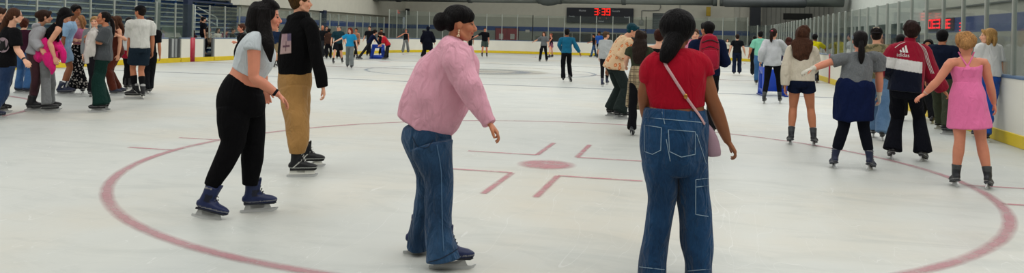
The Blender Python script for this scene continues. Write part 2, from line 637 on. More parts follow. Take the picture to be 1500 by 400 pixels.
def head_shape(bm, c, F, L, U, k, fem=True):
    def P(f, l, u): return c + F * (f * k) + L * (l * k) + U * (u * k)
    ax = (F, L, U)
    w = .94 if fem else 1.0
    ball(bm, P(-.012, 0, .028), (.098 * k, .077 * k, .090 * k), ax, 20)
    ball(bm, P(.026, 0, -.034), (.064 * k, .060 * k * w, .076 * k), ax, 18)
    ball(bm, P(.058, 0, -.086), (.030 * k, .030 * k * w, .022 * k), ax, 12)
    tube(bm, [P(-.01, -.052 * w, -.045), P(.025, -.044 * w, -.078), P(.058, 0, -.092), P(.025, .044 * w, -.078), P(-.01, .052 * w, -.045)], [.020 * k] * 5, U, n=10, sub=3)
    for s in (-1, 1):
        ball(bm, P(.050, s * .033, -.026), (.036 * k, .028 * k, .032 * k), ax, 12)
        ball(bm, P(.070, s * .031, .004), (.0165 * k, .017 * k, .012 * k), ax, 10)
        ball(bm, P(-.008, s * .078, -.010), (.019 * k, .009 * k, .030 * k), ax, 10)
        ball(bm, P(.103, s * .010, -.030), (.010 * k, .009 * k, .008 * k), ax, 8)
    ball(bm, P(.068, 0, .026), (.022 * k, .050 * k, .016 * k), ax, 12)
    tube(bm, [P(.080, 0, .018), P(.094, 0, -.004), P(.108, 0, -.025), P(.100, 0, -.036)], [.008 * k, .009 * k, .0125 * k, .010 * k], L, n=10, sub=3)
    ball(bm, P(.085, 0, -.053), (.014 * k, .023 * k, .008 * k), ax, 10)
    ball(bm, P(.083, 0, -.065), (.014 * k, .020 * k, .008 * k), ax, 10)

def face_paint(c0, F, L, U, k, skin, hair, org, smile=False, beard=None):
    def fn(co, c):
        p = co + np.array(org) - np.array(c0)
        f = p @ np.array(F) / k; l = p @ np.array(L) / k; u = p @ np.array(U) / k
        hd = (np.abs(f) < .14) & (np.abs(l) < .11) & (np.abs(u) < .13)
        if beard is not None:
            m = hd & (u < -.045) & (f > .0) & (u > -.12) & ~((f > .08) & (u > -.07) & (np.abs(l) < .02))
            c[m, :3] = np.array(lin(beard))
        ch = hd & (f > .05) & (np.abs(np.abs(l) - .038) < .018) & (np.abs(u + .03) < .018)
        c[ch, :3] = c[ch, :3] * np.array([1.04, .86, .84])
        m = hd & (f > .070) & (np.abs(l) < .024 + .006 * smile) & (np.abs(u + .059 - (np.abs(l) * .25 if smile else 0)) < .0085 - np.abs(l) * .12)
        c[m, :3] = np.array(skin) * np.array([.78, .42, .45])
        m = hd & (f > .05) & (np.abs(np.abs(l) - .033) < .017) & (np.abs(u - .030 + (np.abs(l) - .033) ** 2 * 12) < .0042)
        c[m, :3] = np.array(lin(hair)) * .8 + np.array(skin) * .12
        m = hd & (f > .05) & (np.abs(np.abs(l) - .032) < .014) & (np.abs(u - .006) < .006)
        c[m, :3] = (.035, .025, .02)
    return fn

def skate(parent, base, fwd, up, k=1.0, style='rental', detail=1, shin=None, name='ice_skate'):
    """base = point on the ice under the ankle"""
    fwd = fwd.normalized()
    up = (up - fwd * up.dot(fwd)).normalized()
    lat = up.cross(fwd)
    shin = shin or up
    def P(x, y, z): return base + (fwd * x + lat * y + up * z) * k
    def S_(x, z): return base + (fwd * x + up * .155 + shin * (z - .155)) * k
    cols = {
        'rental': ('#1b2440', '#8f8f93', '#2a2d35'), 'black': ('#14151a', '#a9abac', '#1c1d20'), 'hockey': ('#111318', '#cfd2cf', '#e8e8e2'),
        'blue': ('#16244e', '#9a9a9c', '#20242f'), 'grey': ('#22252b', '#a9abac', '#3a3d42'),
    }[style]
    bm = bmesh.new()
    tube(bm, [P(-.078, 0, .118), P(-.045, 0, .116), P(0, 0, .118), P(.05, 0, .114), P(.10, 0, .108), P(.150, 0, .103), P(.182, 0, .098)],
         [(.026, .030), (.038, .044), (.039, .050), (.040, .046), (.046, .038), (.043, .031), (.026, .020)], lat, n=14, sub=2, cap=.7) if k == 1.0 else \
    tube(bm, [P(-.078, 0, .118), P(-.045, 0, .116), P(0, 0, .118), P(.05, 0, .114), P(.10, 0, .108), P(.150, 0, .103), P(.182, 0, .098)],
         [(a * k, b * k) for a, b in ((.026, .030), (.038, .044), (.039, .050), (.040, .046), (.046, .038), (.043, .031), (.026, .020))], lat, n=14, sub=2, cap=.7)
    tube(bm, [P(-.022, 0, .11), P(-.018, 0, .15), S_(-.014, .19), S_(-.010, .235), S_(-.006, .268)],
         [(.040 * k, .062 * k), (.042 * k, .058 * k), (.045 * k, .056 * k), (.050 * k, .060 * k), (.055 * k, .066 * k)], lat, n=14, sub=2, cap=.2)
    tube(bm, [P(.040, 0, .17), S_(.044, .225), S_(.058, .290)], [(.030 * k, .012 * k), (.034 * k, .012 * k), (.036 * k, .010 * k)], lat, n=10, sub=2)
    tube(bm, [P(.085, 0, .138), P(.045, 0, .172), S_(.034, .205)], [(.026 * k, .014 * k)] * 3, lat, n=10, sub=2)
    me = fused(bm, .007 if detail else .012, 3)
    paint(me, lin(cols[0]), _boot_paint(base, fwd, lat, up, k, (0, 0, 0), cols, style))
    bt = obj(name, me, vcol_mat('boot_plastic', rough=0.45, bump=0.25, bscale=260, spec=0.4), parent)
    def prof(nm, poly, th, mat):
        bm = bmesh.new()
        a = [bm.verts.new(P(x, -th, z)) for x, z in poly]
        b = [bm.verts.new(P(x, th, z)) for x, z in poly]
        bm.faces.new(a); bm.faces.new(b[::-1])
        m = len(poly)
        for i in range(m):
            bm.faces.new((a[i], b[i], b[(i + 1) % m], a[(i + 1) % m]))
        bmesh.ops.triangulate(bm, faces=[f for f in bm.faces if len(f.verts) > 4])
        return obj(nm, bm, mat, _sub(bt, parent), smooth=False)
    steel = plain('blade_steel', '#c2c4c5', rough=0.3, metal=0.1, vary=.03)
    hold = plain('blade_holder_plastic' + style, cols[2] if style == 'hockey' else '#b3b5b6', rough=0.4, metal=0.0 if style == 'hockey' else .3)
    prof('sole', [(-.078, .068), (.03, .068), (.06, .066), (.165, .066), (.186, .078), (.175, .084), (.03, .080), (-.078, .084)], .028, plain('sole', cols[2] if style != 'hockey' else '#16171a', rough=.6))
    prof('blade_holder', ([(-.088, .026), (.165, .026), (.175, .034), (.150, .070), (.075, .070), (.062, .042), (-.002, .042), (-.012, .070), (-.078, .070)] if style == 'hockey' else [(-.078, .022), (.150, .022), (.140, .040), (.128, .070), (.092, .070), (.082, .032), (-.020, .032), (-.028, .070), (-.062, .070)]), .008 if style == 'hockey' else .006, hold)
    prof('blade', [(-.110, .006), (-.095, 0), (.16, 0), (.190, .010), (.206, .032), (.196, .034), (.176, .024), (-.108, .024)], .0028 if detail else .004, steel)
    if detail:
        bm = bmesh.new()
        for i in range(6):
            t = i / 5
            x, z = .088 - .052 * t, .148 + .115 * t
            w = .024 + .006 * t
            tube(bm, [P(x - .012, -w, z - .012), P(x, 0, z + .004), P(x - .012 + .006, w, z - .006)], [.0032 * k] * 3, up, n=6, sub=3)
        obj('laces', bm, plain('laces' + style, '#c9c9c6' if style == 'hockey' else '#23262e', rough=.8), _sub(bt, parent))
    return bt

def _sub(part, parent):
    part['_o'] = parent['_o']
    return part

def _boot_paint(base, fwd, lat, up, k, org, cols, style):
    def fn(co, c):
        p = co + np.array(org) - np.array(base)
        x = p @ np.array(fwd) / k; z = p @ np.array(up) / k; y = p @ np.array(lat) / k
        m = (np.abs(z - .094 - np.maximum(0, x - .02) * .02) < .0035)
        c[m, :3] = np.array(lin(cols[1])) * .75
        if style in ('rental', 'blue'):
            m = (z > .245) & (z < .256) & (x < .03)
            c[m, :3] = np.array(lin(cols[1])) * .7
            m = (z > .14) & (z < .20) & (x > -.02) & (x < .04) & (np.abs(y) > .03)
            c[m, :3] = np.array(lin('#0e1428'))
        if style == 'hockey':
            m = (np.abs(z - .14 - (x) * .9) < .006) & (x > -.06) & (x < .04)
            c[m, :3] = (.55, .55, .52)
            m = (z > .245) & (x < 0)
            c[m, :3] = (.4, .4, .4)
        if style == 'grey':
            m = (z > .2)
            c[m, :3] = (.05, .055, .06)
    return fn

def person(label, feet=None, top=None, face=0, hface=None, skin='light', fem=True, fat=1.0, J=None, arms=('down', 'down'),
           shirt=None, pants=None, shoes='rental', hair=None, cap=None, group=None, vox=.008, lift=None, k=None, world=None,
           toes=None, curl=(.5, .5), hands=None, skirt=None, detail=0, shrink=1.0, hideleg=1.0, extra=None, tilt=0, nod=0, beard=None,
           smile=False, socks=None, gloves=None, arm_r=1.0, cat='person', pole=None, sit=False, legr=1.0, neckr=1.0, hk=1.0):
    J = dict(J or {})
    # --- ground
    if world is not None:
        base = V(world)
        Z0 = depth(base)
        fl = fr = None
    else:
        pts = []
        for i, f in enumerate(feet):
            pts.append(gnd(*f[:2]) if not (lift and lift[i]) else None)
        ref = next(p for p in pts if p is not None)
        for i in (0, 1):
            if pts[i] is None:
                pts[i] = unp(feet[i][0], feet[i][1], depth(ref) + lift[i])
        fl, fr = pts
        base = V(((fl.x + fr.x) / 2, (fl.y + fr.y) / 2, 0))
        Z0 = (depth(fl) + depth(fr)) / 2
    v = base - CAM; v.z = 0; v.normalize()
    r = V((v.y, -v.x, 0))
    def dirv(deg):
        a = math.radians(deg)
        return v * math.cos(a) + r * math.sin(a)
    F = dirv(face)
    R = V((F.y, -F.x, 0))       # the figure's own right
    HF = dirv(hface if hface is not None else face)
    if k is None:
        ztop = unp(base.x if False else (feet[0][0] + feet[1][0]) / 2 if feet else 750, top, Z0).z
        k = (ztop - .075) / 1.72
    sh = 0.075 if shoes else 0.0
    def jp(key, default):
        if key in J:
            q = J[key]
            if isinstance(q, Vector): return q
            return unp(q[0], q[1], Z0 + (q[2] if len(q) > 2 else 0))
        return default
    seat = .47 if sit else None
    pel = jp('pel', base + UP * ((sh + .93 * k) if not sit else .52 * k) + (V((0, 0, 0)) if world is None else V((0, 0, 0))))
    neck = jp('neck', pel + UP * .525 * k)
    spine = (neck - pel)
    sl = spine.length
    U = spine.normalized()
    Us = (U * .6 + UP * .4).normalized()
    # head axes
    HU = (Us * .35 + UP * .65)
    t_, n_ = math.radians(tilt), math.radians(nod)
    HR = V((HF.y, -HF.x, 0))
    HU = (HU + HR * math.tan(t_) + HF * math.tan(n_)).normalized()
    HF2 = (HF - HU * HF.dot(HU)).normalized()
    HR = HF2.cross(HU)
    kh = k ** .5 * hk
    head = jp('head', neck + HU * .135 * kh + HF2 * .022 * kh + U * .0)
    tr = TORSO_F if fem else TORSO_M
    shw = (.165 if fem else .188) * k * (1 + (fat - 1) * .5)
    Rs = jp('shr', neck + R * shw - U * (.080 if fem else .095) * k) ; Ls = jp('shl', neck - R * shw - U * (.080 if fem else .095) * k)
    latS = (Rs - Ls).normalized()
    Rh = jp('hipr', pel + R * .088 * k * fat - UP * .04 * k) ; Lh = jp('hipl', pel - R * .088 * k * fat - UP * .04 * k)
    latH = (Rh - Lh).normalized()
    frontT = U.cross(latS) * -1
    if frontT.dot(F) < 0: frontT = -frontT
    # feet
    if fl is None:
        fl = jp('fl', base - R * .09 * k + (F * .35 * k if sit else V((0, 0, 0))))
        fr = jp('fr', base + R * .09 * k + (F * .35 * k if sit else V((0, 0, 0))))
    toes = toes or (face, face)
    info = {}
    ank, tf, bup = [], [], []
    for i, (b, hip) in enumerate(((fl, Lh), (fr, Rh))):
        tdir = dirv(toes[i][0] if isinstance(toes[i], tuple) else toes[i])
        pitch = toes[i][1] if isinstance(toes[i], tuple) else 0
        a = math.radians(pitch)                     # positive: toe down
        up2 = UP * math.cos(a) + tdir * math.sin(a)
        td2 = tdir * math.cos(a) - UP * math.sin(a)
        roll = toes[i][2] if isinstance(toes[i], tuple) and len(toes[i]) > 2 else 0
        if roll:
            m = Matrix.Rotation(math.radians(roll), 3, td2)
            up2 = m @ up2
        tf.append(td2); bup.append(up2)
        ank.append(b + up2 * (.155 if shoes else .08) * kk(k))
    kneepole = pole or (F + UP * .1)
    kl = jp('knl', ik(Lh, ank[0], .43 * k, .42 * k, kneepole)); kr = jp('knr', ik(Rh, ank[1], .43 * k, .42 * k, kneepole))
    legs = [[Lh, kl, ank[0]], [Rh, kr, ank[1]]]
    # arms
    A = []
    for i, (S, side) in enumerate(((Ls, -R), (Rs, R))):
        e0 = 'el' if i == 0 else 'er'; w0 = 'wl' if i == 0 else 'wr'
        spec = arms[i]
        PR = {'down': (side * .14 - U * 1 - F * .02, side * .05 - U * 1 + F * .14), 'out': (side * .9 - U * .55, side * .85 - U * .45 + F * .2),
              'fwd': (side * .15 - UP * .8 + F * .6, F * .9 - UP * .35), 'bent': (side * .3 - UP * 1, F * .9 + UP * .05 - side * .35),
              'cross': (side * .25 - UP * 1 + F * .25, F * .45 - side * .9 + UP * .15), 'up': (side * .7 + UP * .2, UP * .9 - side * .6),
              'loose': (side * .38 - UP * 1 - F * .1, side * .22 - UP * .9 + F * .35), 'back': (side * .3 - UP * .9 - F * .45, side * .2 - UP * .9 - F * .3)}
        d1, d2 = PR[spec]
        la, lb = .285 * k, .25 * k
        if w0 in J:
            W = jp(w0, None)
            E = jp(e0, ik(S, W, la, lb, -F * .8 - UP * .5 + side * .5))
        else:
            E = jp(e0, S + d1.normalized() * la)
            W = E + d2.normalized() * lb
        A.append([S, E, W])
    # --- body: one continuous skin
    o0 = base
    rt = root('person', base, label, cat, group)
    skin_c = lin(SKIN[skin])
    def spine_pt(t):
        bow = math.sin(max(0, min(1, t)) * PI) * sl * .05
        return pel + spine * t - frontT * bow * (1 if spine.normalized().z < .95 else .3)
    def ring(t, off=0, s=1.0, tab=None):
        a, b, f = interp(tab or tr, t)
        p = spine_pt(t) if t >= 0 else pel + (spine.normalized() * .4 + UP * .6).normalized() * (t * sl)
        lt = latH.lerp(latS, max(0, min(1, t)))
        fw = F.lerp(frontT, max(0, min(1, t)))
        ff = fat if t < .85 else 1 + (fat - 1) * .4
        return p + fw * (f * k), ((a * k * s) * ff + off, (b * k * s) * ff + off), lt
    def torso(bm, ts, off=0, s=1.0, n=24, sub=2, cap=.3, offs=None):
        P_, R_, L_ = [], [], []
        for i, t in enumerate(ts):
            p, rr, lt = ring(t, offs[i] if offs else off, s)
            P_.append(p); R_.append(rr); L_.append(lt)
        tube(bm, P_, R_, L_, n=n, sub=sub, cap=cap)
    bm = bmesh.new()
    torso(bm, [-.13, -.06, .08, .22, .36, .5, .66, .78, .88, .95, 1.0], s=shrink)
    nr = (.052 if fem else .060) * kh * neckr
    tube(bm, [neck - U * .07 * k, neck, head - HU * .055 * kh - HF2 * .012 * kh, head - HU * .01 * kh - HF2 * .015], [(nr * 1.5, nr * 1.25), (nr, nr * 1.02), (nr * .96, nr * 1.0), (nr * .9, nr)], latS, n=16, sub=3)
    head_shape(bm, head, HF2, HR, HU, kh, fem)
    for (S, E, W), inner in zip(A, (Ls.lerp(neck, .6) - U * .05 * k, Rs.lerp(neck, .6) - U * .05 * k)):
        fa = arm_r * (1 + (fat - 1) * .7) * k
        tube(bm, [inner, S, S.lerp(E, .35), S.lerp(E, .75), E, E.lerp(W, .3), E.lerp(W, .7), W],
             [.050 * fa * shrink, (.049 if fem else .057) * fa, (.046 if fem else .053) * fa, .042 * fa, .038 * fa, .041 * fa, .033 * fa, .026 * k], F, n=14, sub=2)
    for i, (S, E, W) in enumerate(A):
        side = -R if i == 0 else R
        hd = hands[i] if hands and hands[i] else {}
        d = hd.get('d') or (W - E)
        if isinstance(d, tuple): d = unp(W_px(W)[0] + d[0], W_px(W)[1] + d[1], depth(W) + (d[2] if len(d) > 2 else 0)) - W
        n = hd.get('n') or (-side + V((0, 0, -.25)))
        if isinstance(n, str): n = {'down': V((0, 0, -1)), 'cam': -v, 'away': v, 'up': V((0, 0, 1)), 'left': -r, 'right': r}[n]
        d = d.normalized()
        n = n - d * n.dot(d)
        if n.length < .1: n = V((0, 0, -1)) - d * d.z * -1
        n.normalize()
        th = d.cross(n)
        tp = hd.get('th')
        tp = {'up': UP, 'down': -UP, 'left': -r, 'right': r, 'cam': -v, 'away': v}[tp] if tp else (F + UP * .3)
        if th.dot(tp) < 0: th = -th
        hand(bm, W, d, n, th, k * 1.0, curl[i], spread=hd.get('spread', .12))
    lr = LEGR['skin']
    for i, P3 in enumerate(legs):
        s = hideleg * fat * legr * (.84 * min(1, pants.get('s', 1)) if pants and pants.get('len', 2) > 1.2 and hideleg == 1.0 else 1)
        fs = [0, .25, .5, .8, 1, 1.2, 1.35, 1.7, 2]
        tube(bm, [path_pt(P3, f) for f in fs], [interp(lr, f) * k * (s if f < 1.8 else 1) for f in fs], R, n=14, sub=2)
        # foot inside the boot
        a_ = P3[2]
        if not shoes:
            tube(bm, [a_ - tf[i] * .05 - UP * .04, a_ + tf[i] * .05 - UP * .045, a_ + tf[i] * .14 - UP * .055], [(.03, .03), (.035, .03), (.03, .018)], R, n=10, sub=2)
        else:
            tube(bm, [a_ - tf[i] * .03 - bup[i] * .02, a_ + tf[i] * .06 - bup[i] * .045, a_ + tf[i] * .12 - bup[i] * .05], [(.026, .026), (.026, .024), (.022, .014)], R, n=10, sub=2)
    if extra and 'body' in extra:
        for rows in extra['body']: seg_loft(bm, rows, Z=Z0, n=24, sub=3)
    me = fused(bm, vox, 3)
    hc = (hair or {}).get('col', '#1a1411')
    paint(me, skin_c, face_paint(head, HF2, HR, HU, kh, skin_c, hc, (0, 0, 0), smile, beard))
    obj('body', me, vcol_mat('skin', rough=.5, bump=.08, spec=.35), rt)
    if detail >= 2:
        for s in (-1, 1):
            bm = bmesh.new()
            c_ = head + (HF2 * .0685 + HR * s * .031 + HU * .005) * kh
            ball(bm, c_, .0145 * kh, (HF2, HR, HU), 16)
            me = bpy.data.meshes.new('eye'); bm.to_mesh(me); bm.free()
            def ep(co, c, c_=c_):
                p = co + np.array(base) * 0 - np.array(c_)
                f = p @ np.array(HF2) / kh; rr = np.linalg.norm(p - np.outer(p @ np.array(HF2), np.array(HF2)), axis=1) / kh
                u = p @ np.array(HU) / kh
                c[(f > 0) & (rr < .0068), :3] = (.05, .025, .015)
                c[(u > .0045), :3] = np.array(skin_c) * .5
            paint(me, (.75, .72, .68), ep)
            obj('eye', me, vcol_mat('eye', rough=.2, bump=0), rt)
    # --- skates
    if shoes:
        for i in (0, 1):
            skate(rt, (fl, fr)[i], tf[i], bup[i], kk(k), shoes, detail, ((legs[i][1] - legs[i][2]).normalized() * .8 + bup[i] * .2).normalized())
    if socks:
        for P3 in legs:
            bm = bmesh.new()
            fs = [socks[1], (socks[1] + 2) / 2, 2]
            tube(bm, [path_pt(P3, f) for f in fs], [interp(lr, f) * k * 1.12 * legr for f in fs], R, n=14, sub=2)
            obj('sock', bm, fabric(socks[0], fold=.3), rt)
    # --- trousers / skirts
    if pants:
        p = dict(kind='straight', len=1.72 if pants.get('kind') == 'skinny' else 2.0, rise=.2, off=.012, col='#22242c', fold=.014); p.update(pants)
        bm = bmesh.new()
        tab = LEGR[p['kind']]
        ts = [-.20, -.10, 0, .08, .15, p['rise']]
        ts = [t for t in ts if t <= p['rise']]
        if 'lofts' in p:
            for rows in p['lofts']: seg_loft(bm, rows, Z=Z0, n=32, sub=4)
        else: torso(bm, ts, off=p['off'], cap=.25)
        s = fat * p.get('s', 1)
        for P3 in (legs if 'lofts' not in p else []):
            L = p['len']
            fs = [x for x in (0, .25, .5, .8, 1, 1.2, 1.5, 1.75, 2) if x < L - .05] + [L]
            tube(bm, [path_pt(P3, f) + (UP * -.02 if f == 2 else V((0, 0, 0))) for f in fs], [interp(tab, f) * k * s + p['off'] * .3 for f in fs], R, n=18, sub=2, cap=.15)
        me = fused(bm, vox, 4)
        zt = pel.z
        folds(me, p['fold'] if p['kind'] != 'skinny' else .003, seed=len(label), wfn=lambda a: np.clip((zt - .06 - a[:, 2]) / .2, .0, 1) if 'lofts' not in p else 1.0)
        obj(p.get('name', 'trousers' if p['len'] > 1.2 else 'shorts'), me, p.get('mat') or fabric(p['col'], fold=.35 if p['kind'] == 'skinny' else .6), rt)
    if skirt:
        p = dict(col='#333333', t=.2, r0=1.04, z=.55, r1=.22, off=.012, fold=.012); p.update(skirt)
        bm = bmesh.new()
        P_, R_, L_ = [], [], []
        for t in (p['t'], .08, -.06):
            q, rr, lt = ring(t, p['off'])
            P_.append(q); R_.append(rr); L_.append(lt)
        mid = (legs[0][1] + legs[1][1]) / 2
        hz = p['z'] * k + sh
        zt = P_[-1].z
        f = (zt - hz) / max(.05, zt - mid.z)
        q = P_[-1].lerp(mid, f)
        for u in (.5, 1):
            P_.append(P_[2].lerp(V((q.x, q.y, hz)), u))
            rr = p['r1'] * k
            R_.append((R_[2][0] * (1 - u) + rr * u, R_[2][1] * (1 - u) + rr * .8 * u))
            L_.append(latH)
        tube(bm, P_, R_, L_, n=28, sub=4, cap=.1)
        me = fused(bm, vox, 4)
        folds(me, p['fold'], scale=26, seed=5, zs=.12)
        obj(p.get('name', 'skirt'), me, p.get('mat') or fabric(p['col']), rt)
    # --- top
    if shirt:
        p = dict(hem=-.05, top=.97, sl=.55, off=.014, col='#dddddd', sw=.012, flare=0.0, fold=.014); p.update(shirt)
        bm = bmesh.new()
        ts = sorted({p['hem'], *[t for t in (-.2, -.08, .08, .22, .36, .5, .66, .78, .88, .94) if p['hem'] + .04 < t < p['top']], p['top']})
        loose = p.get('loose', .0)
        offs = []
        for t in ts:
            o = p['off'] if t < .85 else p['off'] * .8
            a = interp(tr, t)[0]
            if loose and t < .6: o += max(0, .162 - a) * k * loose
            o += p['flare'] * max(0, .6 - t)
            offs.append(o)
        if 'lofts' in p:
            for rows in p['lofts']: seg_loft(bm, rows, Z=Z0, n=32, sub=4)
        else: torso(bm, ts, offs=offs, n=28, cap=.12)
        if p['sl'] > 0:
            fa = arm_r * (1 + (fat - 1) * .7) * k
            for (S, E, W), inner in zip(A, (Ls.lerp(neck, .55) - U * .04 * k, Rs.lerp(neck, .55) - U * .04 * k)):
                L = p['sl']
                fs = [x for x in (.3, .6, 1, 1.3, 1.65, 1.95) if x < L - .08] + [L]
                base_r = [(0, .056 if fem else .063), (.35, .051 if fem else .058), (1, .042), (1.3, .042), (2, .031)]
                w = p['sw']
                tube(bm, [inner, S] + [path_pt([S, E, W], f) for f in fs],
                     [.050 * fa + w * .2 + .006, interp(base_r, 0) * fa + w * .25 + .006] + [interp(base_r, f) * fa + w * (.6 + .6 * min(1, f)) * (p.get('cuff', 1) if f == fs[-1] and L > 1.6 else 1) for f in fs], F, n=16, sub=3, cap=.08)
        if p.get('collar'):
            tube(bm, [neck - U * .03, neck + HU * .045 * k + HF2 * -.005], [(nr * 1.45, nr * 1.45), (nr * 1.22, nr * 1.3)], latS, n=16, sub=2, cap=.05)
        if p.get('hood'):
            hb = neck - frontT * .065 * k + U * .02 * k
            tube(bm, [hb - latS * .10 * k + frontT * .05 * k, hb - latS * .05 * k - U * .02, hb - U * .05 * k, hb + latS * .05 * k - U * .02, hb + latS * .10 * k + frontT * .05 * k], [.03 * k, .045 * k, .055 * k, .045 * k, .03 * k], UP, n=12, sub=3)
        if 'more' in p: p['more'](bm)
        me = fused(bm, vox, 5)
        folds(me, p['fold'], scale=22, seed=len(label) + 3)
        if 'paint' in p:
            paint(me, lin(p['col']), p['paint'](V((0, 0, 0))))
            mt = fabric_vc()
        else:
            mt = p.get('mat') or fabric(p['col'], fold=.5)
        obj(p.get('name', 'shirt'), me, mt, rt)
    if gloves:
        for i, (S, E, W) in enumerate(A):
            if not gloves[1 + i]: continue
            bm = bmesh.new()
            d = (W - E).normalized()
            d = hands[i]['dd'] if hands and hands[i] and 'dd' in hands[i] else d
            n = (-(-R if i == 0 else R) + V((0, 0, -.25)))
            if hands and hands[i] and hands[i].get('n') == 'down': n = V((0, 0, -1))
            n = (n - d * n.dot(d)).normalized()
            th = d.cross(n)
            if th.dot(F + UP * .3) < 0: th = -th
            hand(bm, W, d, n, th, k * 1.14, curl[i], spread=.12)
            tube(bm, [W - d * .05, W], [.036 * k, .034 * k], n, n=12)
            obj('glove', fused(bm, min(vox, .006), 3), fabric(gloves[0], fold=.5), rt)
    # --- hair and hats
    def HP(f, l, u): return head + (HF2 * f + HR * l + HU * u) * kh
    ax = (HF2, HR, HU)
    if hair:
        h = dict(kind='short', col='#1a1411', len=.3, vol=1.0); h.update(hair)
        bm = bmesh.new()
        vv = h['vol']
        kd = h['kind']
        if kd != 'none':
            ball(bm, HP(-.030, 0, .036), (.100 * kh * vv, .0845 * kh * vv, .092 * kh * vv), ax, 20)
            ball(bm, HP(-.045, 0, -.015), (.066 * kh * vv, .075 * kh * vv, .070 * kh * vv), ax, 16)
            if h.get('fringe', 1) and kd != 'pony' or h.get('fringe') == 2:
                tube(bm, [HP(.030, -.066, .02), HP(.060, -.045, .070), HP(.070, 0, .088), HP(.060, .045, .070), HP(.030, .066, .02)], [.018 * kh, .022 * kh, .024 * kh, .022 * kh, .018 * kh], HF2, n=10, sub=3)
        if kd in ('long', 'wavy'):
            L = h['len'] * k
            back = -frontT
            nape = neck + back * .085 * k + U * .05 * k
            w = (.088 if kd == 'long' else .115) * kh * h.get('w', 1)
            e1 = nape - Us * (L * .45) + back * (.035 * k)
            e2 = nape - Us * L + back * (.03 * k) + h.get('sway', V((0, 0, 0)))
            if h.get('hang'):            # falls straight down from the head of a leaning person
                e1 = HP(-.04, 0, -.12) - UP * L * .3
                e2 = e1 - UP * L * .6
                nape = HP(-.06, 0, -.05)
            tube(bm, [HP(-.05, 0, .03), HP(-.075, 0, -.06), nape, e1, e2], [(.080 * kh, .055 * kh), (.088 * kh, .055 * kh), (w, .050 * kh), (w * 1.02, .040 * kh), (w * .6, .020 * kh)], latS, n=16, sub=4)
            for s in (-1, 1):
                if h.get('sides', 1) in (1, s):
                    sd = HP(.0, s * .075, -.02)
                    tube(bm, [HP(.01, s * .060, .075), HP(.015, s * .082, .02), sd, HP(-.01, s * .085, -.09), HP(-.02, s * .085, -.09) - UP * L * .30 + HR * (s * .015), HP(-.02, s * .085, -.09) - UP * L * .62 + HR * (s * .01)],
                         [.020 * kh, .024 * kh, .028 * kh, .030 * kh, .028 * kh, .008 * kh], HF2, n=10, sub=3)
        if kd == 'pony':
            L = h['len'] * k
            ph = h.get('ph', .03)
            b0 = HP(-.105, 0, ph)
            ball(bm, b0, .026 * kh, ax, 12)
            d0 = (-HF2 * .6 - UP * .6).normalized()
            sw = h.get('sway', V((0, 0, 0)))
            tube(bm, [b0, b0 + d0 * .05, b0 + d0 * .07 - UP * L * .35 + sw * .4, b0 + d0 * .07 - UP * L * .7 + sw * .8, b0 + d0 * .06 - UP * L + sw], [.020 * kh, .032 * kh, .040 * kh, .034 * kh, .008 * kh], HR, n=12, sub=4)
        if kd == 'bun':
            bx = h.get('bun', (-.115, 0, .02))
            ball(bm, HP(*bx), (.045 * kh * h.get('bs', 1), .05 * kh * h.get('bs', 1), .048 * kh * h.get('bs', 1)), ax, 14)
        if kd == 'bob':
            for s in (-1, 1):
                tube(bm, [HP(.0, s * .06, .08), HP(-.01, s * .085, .0), HP(-.01, s * .088, -.08), HP(.0, s * .075, -.15)], [.03 * kh, .034 * kh, .036 * kh, .018 * kh], HF2, n=10, sub=3)
            tube(bm, [HP(-.06, 0, .03), HP(-.085, 0, -.05), HP(-.08, 0, -.15)], [(.08 * kh, .05 * kh), (.09 * kh, .05 * kh), (.085 * kh, .025 * kh)], HR, n=14, sub=3)
        if 'more' in h: h['more'](bm, HP, kh)
        if len(bm.verts):
            me = fused(bm, max(vox * .9, .006), 2)
            if h.get('messy', kd in ('wavy', 'curly')): folds(me, .014 * h.get('mess', 1), scale=55 if kd == 'curly' else 38, seed=4, zs=.5)
            else: folds(me, .004, scale=60, seed=4, zs=.2)
            obj('hair', me, hair_mat(h['col']), rt)
        else:
            bm.free()
    if cap:
        c = dict(kind='cap', col='#111111', back=False); c.update(cap)
        bm = bmesh.new()
        if c['kind'] == 'band':
            tube(bm, [HP(-.11, 0, .02), HP(-.06, -.078, .035), HP(.03, -.080, .05), HP(.085, 0, .058), HP(.03, .080, .05), HP(-.06, .078, .035), HP(-.11, 0, .02)], [(.022 * kh, .010 * kh)] * 7, HU, n=10, sub=4)
            obj('headband', fused(bm, .006, 2), fabric(c['col'], fold=.2), rt)
        elif c['kind'] == 'hijab':
            ball(bm, HP(-.022, 0, .025), (.112 * kh, .094 * kh, .106 * kh), ax, 20)
            tube(bm, [HP(-.02, 0, -.03), HP(-.02, 0, -.12), neck, neck - U * .08], [(.085 * kh, .09 * kh), (.075 * kh, .075 * kh), (.12, .10), (.16, .11)], HR, n=18, sub=3)
            obj('head_scarf', fused(bm, .008, 3), fabric(c['col']), rt)
        else:
            ball(bm, HP(-.018, 0, .045), (.108 * kh, .090 * kh, .092 * kh), ax, 20)
            for vtx in list(bm.verts):
                q = (vtx.co - head).dot(HU) / kh
                if q < .030: vtx.co += HU * ((.030 - q) * kh)
            s = -1 if c['back'] else 1
            cm = obj('beanie' if c['kind'] == 'beanie' else 'cap', fused(bm, .007, 2), fabric(c['col'], fold=.25), rt)
            if c['kind'] == 'cap':
                bm = bmesh.new()
                tube(bm, [HP(s * .05 - .01, 0, .042), HP(s * .11 - .01, 0, .042), HP(s * .155 - .01, 0, .030)], [(.078 * kh, .008 * kh), (.074 * kh, .007 * kh), (.045 * kh, .005 * kh)], HR, n=18, sub=3, cap=.3)
                obj('brim', bm, fabric(c.get('brim', c['col']), fold=.1), _sub(cm, rt))
